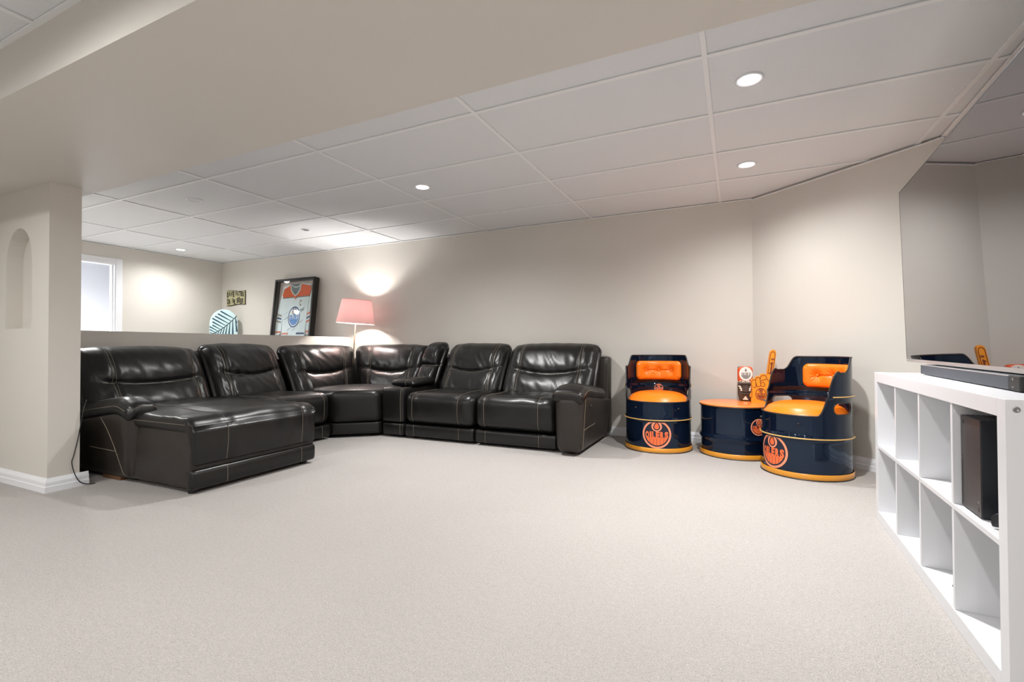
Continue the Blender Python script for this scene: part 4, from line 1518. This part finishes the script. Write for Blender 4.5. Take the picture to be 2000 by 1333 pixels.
# photo units: x -.33..+.33 across the opening, z from 0 at the sill
body = [(-.215, .03), (.235, .03), (.245, .40), (.262, .62), (.280, .775), (.10, .795), (-.10, .795), (-.262, .755), (-.25, .60), (-.222, .40)]
jb = jpoly('jersey_body', body, .010, 'jersey', fr, .010)
jl = jpoly('jersey_sleeve', [(-.262, .735), (-.225, .45), (-.235, .10), (-.345, .03), (-.352, .20), (-.335, .45)], .004, 'jersey', fr, .012)
jr = jpoly('jersey_sleeve', [(.275, .745), (.238, .45), (.246, .10), (.335, .03), (.345, .20), (.335, .47)], .004, 'jersey', fr, .012)
jpoly('yoke', [(-.245, .600), (.268, .612), (.290, .700), (.270, .755), (.09, .785), (.075, .690), (.015, .625), (-.015, .625), (-.085, .690), (-.10, .780), (-.235, .725), (-.262, .640)], .0206, 'jersey_orange', jb, .004)
jpoly('yoke_edge', [(-.25, .588), (.27, .600), (.27, .612), (-.25, .600)], .0206, 'jersey_shade', jb, .003)
jpoly('collar_lining', [(-.095, .785), (.085, .790), (.072, .690), (.012, .630), (-.012, .630), (-.080, .690)], .0206, 'jersey_shade', jb, .0025)
b = MB(); b.tube([JF(x, YJ - .026, z) for x, z in ((-.105, .790), (-.088, .700), (-.040, .645), (0, .622), (.040, .645), (.080, .700), (.092, .795))], .009, 6); b.build('collar', 'logo_white', jb, smooth=True)
b = MB(); b.tube([JF(x, YJ - .026, z) for x, z in ((-.085, .770), (-.04, .748), (0, .742), (.04, .748), (.078, .775))], .006, 6); b.build('collar_band', 'logo_white', jb, smooth=True)
jpoly('collar_badge', [(-.022, .616), (.022, .616), (.018, .585), (0, .572), (-.018, .585)], .024, 'stripe_orange', jb, .004)
b = MB(); text_mb(b, 'C', .085, .125, .470, .560, lambda x, y: JF(x, YJ - .0225, y), None, .04); b.build('captain_letter', 'stripe_grey', jb)
emblem(jb, lambda x, y, l: JF(.005 + x * .115, YJ - .0212 - l * .0008, .320 + y * .148), ('logo_blue_dark', 'logo_blue', 'jersey_orange', 'logo_white'))
for (z, m) in ((.338, 'stripe_grey'), (.292, 'stripe_navy'), (.246, 'stripe_grey')):
    jpoly('sleeve_stripe', [(-.335, z + .012), (-.25, z - .006), (-.25, z + .020), (-.335, z + .038)], .0165, m, jl, .002)
for (z, m) in ((.355, 'stripe_orange'), (.300, 'stripe_navy'), (.248, 'stripe_orange')):
    jpoly('sleeve_stripe', [(.248, z - .016), (.335, z + .022), (.335, z + .050), (.248, z + .012)], .0165, m, jr, .002)
for x0, x1, par in ((-.345, -.24, jl), (.25, .335, jr)):
    jpoly('cuff_stripe', [(x0, .10), (x1, .10), (x1, .125), (x0, .125)], .0165, 'stripe_orange', par, .002)
    jpoly('cuff_stripe', [(x0, .05), (x1, .05), (x1, .072), (x0, .072)], .0165, 'stripe_grey', par, .002)
for x0, x1 in ((-.205, -.085), (.075, .225)):
    jpoly('hem_stripe', [(x0, .075), (x1, .075), (x1, .100), (x0, .100)], .0206, 'stripe_orange' if x0 < 0 else 'stripe_navy', jb, .002)

b = MB()
rs = random.Random(3)
for k in range(9):
    x, z = (-.15 + .30 * rs.random(), .12 + .30 * rs.random())
    if abs(x) < .12 and z > .17: x = math.copysign(.15, x)
    pp = []
    for i in range(14):
        pp.append(JF(x + i * .006 - .04, YJ - .0222, z + .014 * sin(i * 1.7 + k) * rs.random() + .003 * i))
    b.tube(pp, .0011, 4)
sg_ = b.build('pen_scribbles', 'stripe_navy', jb); sg_['kind'] = 'stuff'

# plaque on the back wall
SX0, SX1, SZ0, SZ1 = -7.150, -6.722, 1.548, 1.800
pq = empty('wall_plaque', ((SX0 + SX1) / 2, YB, (SZ0 + SZ1) / 2), 'small wavy-edged pale wooden plaque with black hand lettering on the back wall', 'sign')
N_ = 24
top_ = [(SX0 + (SX1 - SX0) * i / N_, SZ1 - .012 + .008 * sin(i / N_ * pi * 2 + .2) - .012 * i / N_) for i in range(N_ + 1)]
bot_ = [(SX0 + (SX1 - SX0) * i / N_, SZ0 + .006 + .006 * sin(i / N_ * pi * 2.2 + 3.5) + .012 * i / N_) for i in range(N_ + 1)]
b = MB(); b.prism(bot_ + top_[::-1], YB - .012, YB - .001, None, lambda p, q, h: (p, h, q)); b.build('backing', 'plaque_edge', pq)
g_ = lambda P, dz: [(x * .97 + (SX0 + SX1) / 2 * .03, z + dz) for x, z in P]
b = MB(); b.prism(g_(bot_, .010) + g_(top_, -.008)[::-1], YB - .020, YB - .011, None, lambda p, q, h: (p, h, q)); b.build('board_face', 'plaque', pq)
b = MB()
def wob(x, y):
    return Vector((x, YB - .0212, y + .008 * sin(x * 40)))
for txt, x0, x1, z0, z1 in (('SAVE', .03, .46, .56, .90), ('WATER', .50, .97, .56, .88), ('DRINK', .05, .53, .12, .46), ('BEER', .57, .95, .14, .47)):
    n = len(txt)
    for i, ch in enumerate(txt):
        a = x0 + (x1 - x0) * i / n; c = x0 + (x1 - x0) * (i + .88) / n
        dz = .03 * ((i * 7 + len(txt)) % 3 - 1)
        if ch == 'I': a += .03; c -= .04
        ww = SX1 - SX0; hh = SZ1 - SZ0
        text_mb(b, ch, SX0 + ww * a, SX0 + ww * c, SZ0 + hh * (z0 + dz), SZ0 + hh * (z1 + dz), wob, None, .06 if ch != 'I' else 0)
b.build('lettering', 'ink', pq)

# arched palm-print board leaning in the corner
BX0, BX1, BT = -7.23, -6.80, 1.482
bd = empty('arched_board', (-6.865, 4.53, 0), 'arched board with dark teal palm-leaf print standing by the back wall behind the half wall', 'board')
def BDF(x, y, z):                    # turned across the corner, slight backward lean
    k = .7071
    d = y + z * .06
    return Vector((-6.865 + k * x - k * d, 4.53 + k * x + k * d, z))
hw = .183
def arch_pts(w, top, r):
    return [(-w, 0), (w, 0), (w, top - r)] + [(w * cos(pi * i / 24), top - r + r * sin(pi * i / 24)) for i in range(1, 24)] + [(-w, top - r)]
b = MB(); b.prism(arch_pts(hw, BT, .22), 0, .022, None, BDF if False else lambda p, q, h: BDF(p, h, q)); b.build('board_panel', 'board_white', bd)
def inarch(x, z):
    if abs(x) > hw - .004: return False
    if z > BT - .22:
        return (x / hw) ** 2 + ((z - BT + .22) / .22) ** 2 < .96
    return z > 0.02
rib = [(-.175 + .345 * t, 1.10 + .13 * t + .155 * t * t) for t in [i / 20 for i in range(21)]]
b = MB(); b.tube([BDF(x, -.001, z) for x, z in rib], .005, 5)
leaf = b.build('leaf_rib', 'leaf_teal', bd, smooth=True)
def blade(p, d, L, w):
    d = Vector(d).normalized(); n = Vector((-d.y, d.x))
    P = []
    k = 10
    prof_ = []
    for i in range(k + 1):
        t = i / k
        c = Vector(p) + d * (L * t)
        if not inarch(c.x, c.y): break
        prof_.append((c, w * (0.35 + .65 * min(1, t * 3)) * (1 - .35 * t ** 3)))
    if len(prof_) < 2: return
    P = [c - n * ww for c, ww in prof_] + [c + n * ww for c, ww in prof_[::-1]]
    b = MB(); b.prism([(a.x, a.y) for a in P], -.0012, .001, None, lambda p, q, h: BDF(p, h, q)); b.build('leaf_blade', 'leaf_teal', bd)
for i in range(2, 20, 2):
    x, z = rib[i]
    blade((x, z), (-.85, .52), .42, .0105)
for i in range(1, 20, 2):
    x, z = rib[i]
    t = i / 20
    blade((x, z), (-.62 + .75 * t, -1 + .1 * t), .55, .011)
for i in range(5):
    blade((-.165 + i * .012, 1.07 - i * .035), (-.3, -.6), .2, .006)
blade((.155, 1.335), (.16, -.55), .3, .012)

# power cord hanging from the sofa arm by the pillar
pts = [(-3.905, 1.655, .555), (-3.868, 1.622, .48), (-3.868, 1.598, .32), (-3.868, 1.575, .205), (-3.868, 1.566, .160), (-3.862, 1.580, .085), (-3.857, 1.606, .030), (-3.852, 1.645, .007), (-3.845, 1.680, .005)]
P = [Vector(p) for p in pts]; O = []
for i in range(len(P) - 1):
    p0, p1, p2, p3 = P[max(i - 1, 0)], P[i], P[i + 1], P[min(i + 2, len(P) - 1)]
    for j in range(6):
        t = j / 6
        O.append(.5 * ((2 * p1) + (p2 - p0) * t + (2 * p0 - 5 * p1 + 4 * p2 - p3) * t * t + (3 * p1 - p0 - 3 * p2 + p3) * t ** 3))
O.append(P[-1])
b = MB(); b.tube(O, .0030, 6)
tag(b.build('power_cord', 'cable', None, smooth=True), 'thin black power cord hanging between the pillar and the sofa arm', 'cord')
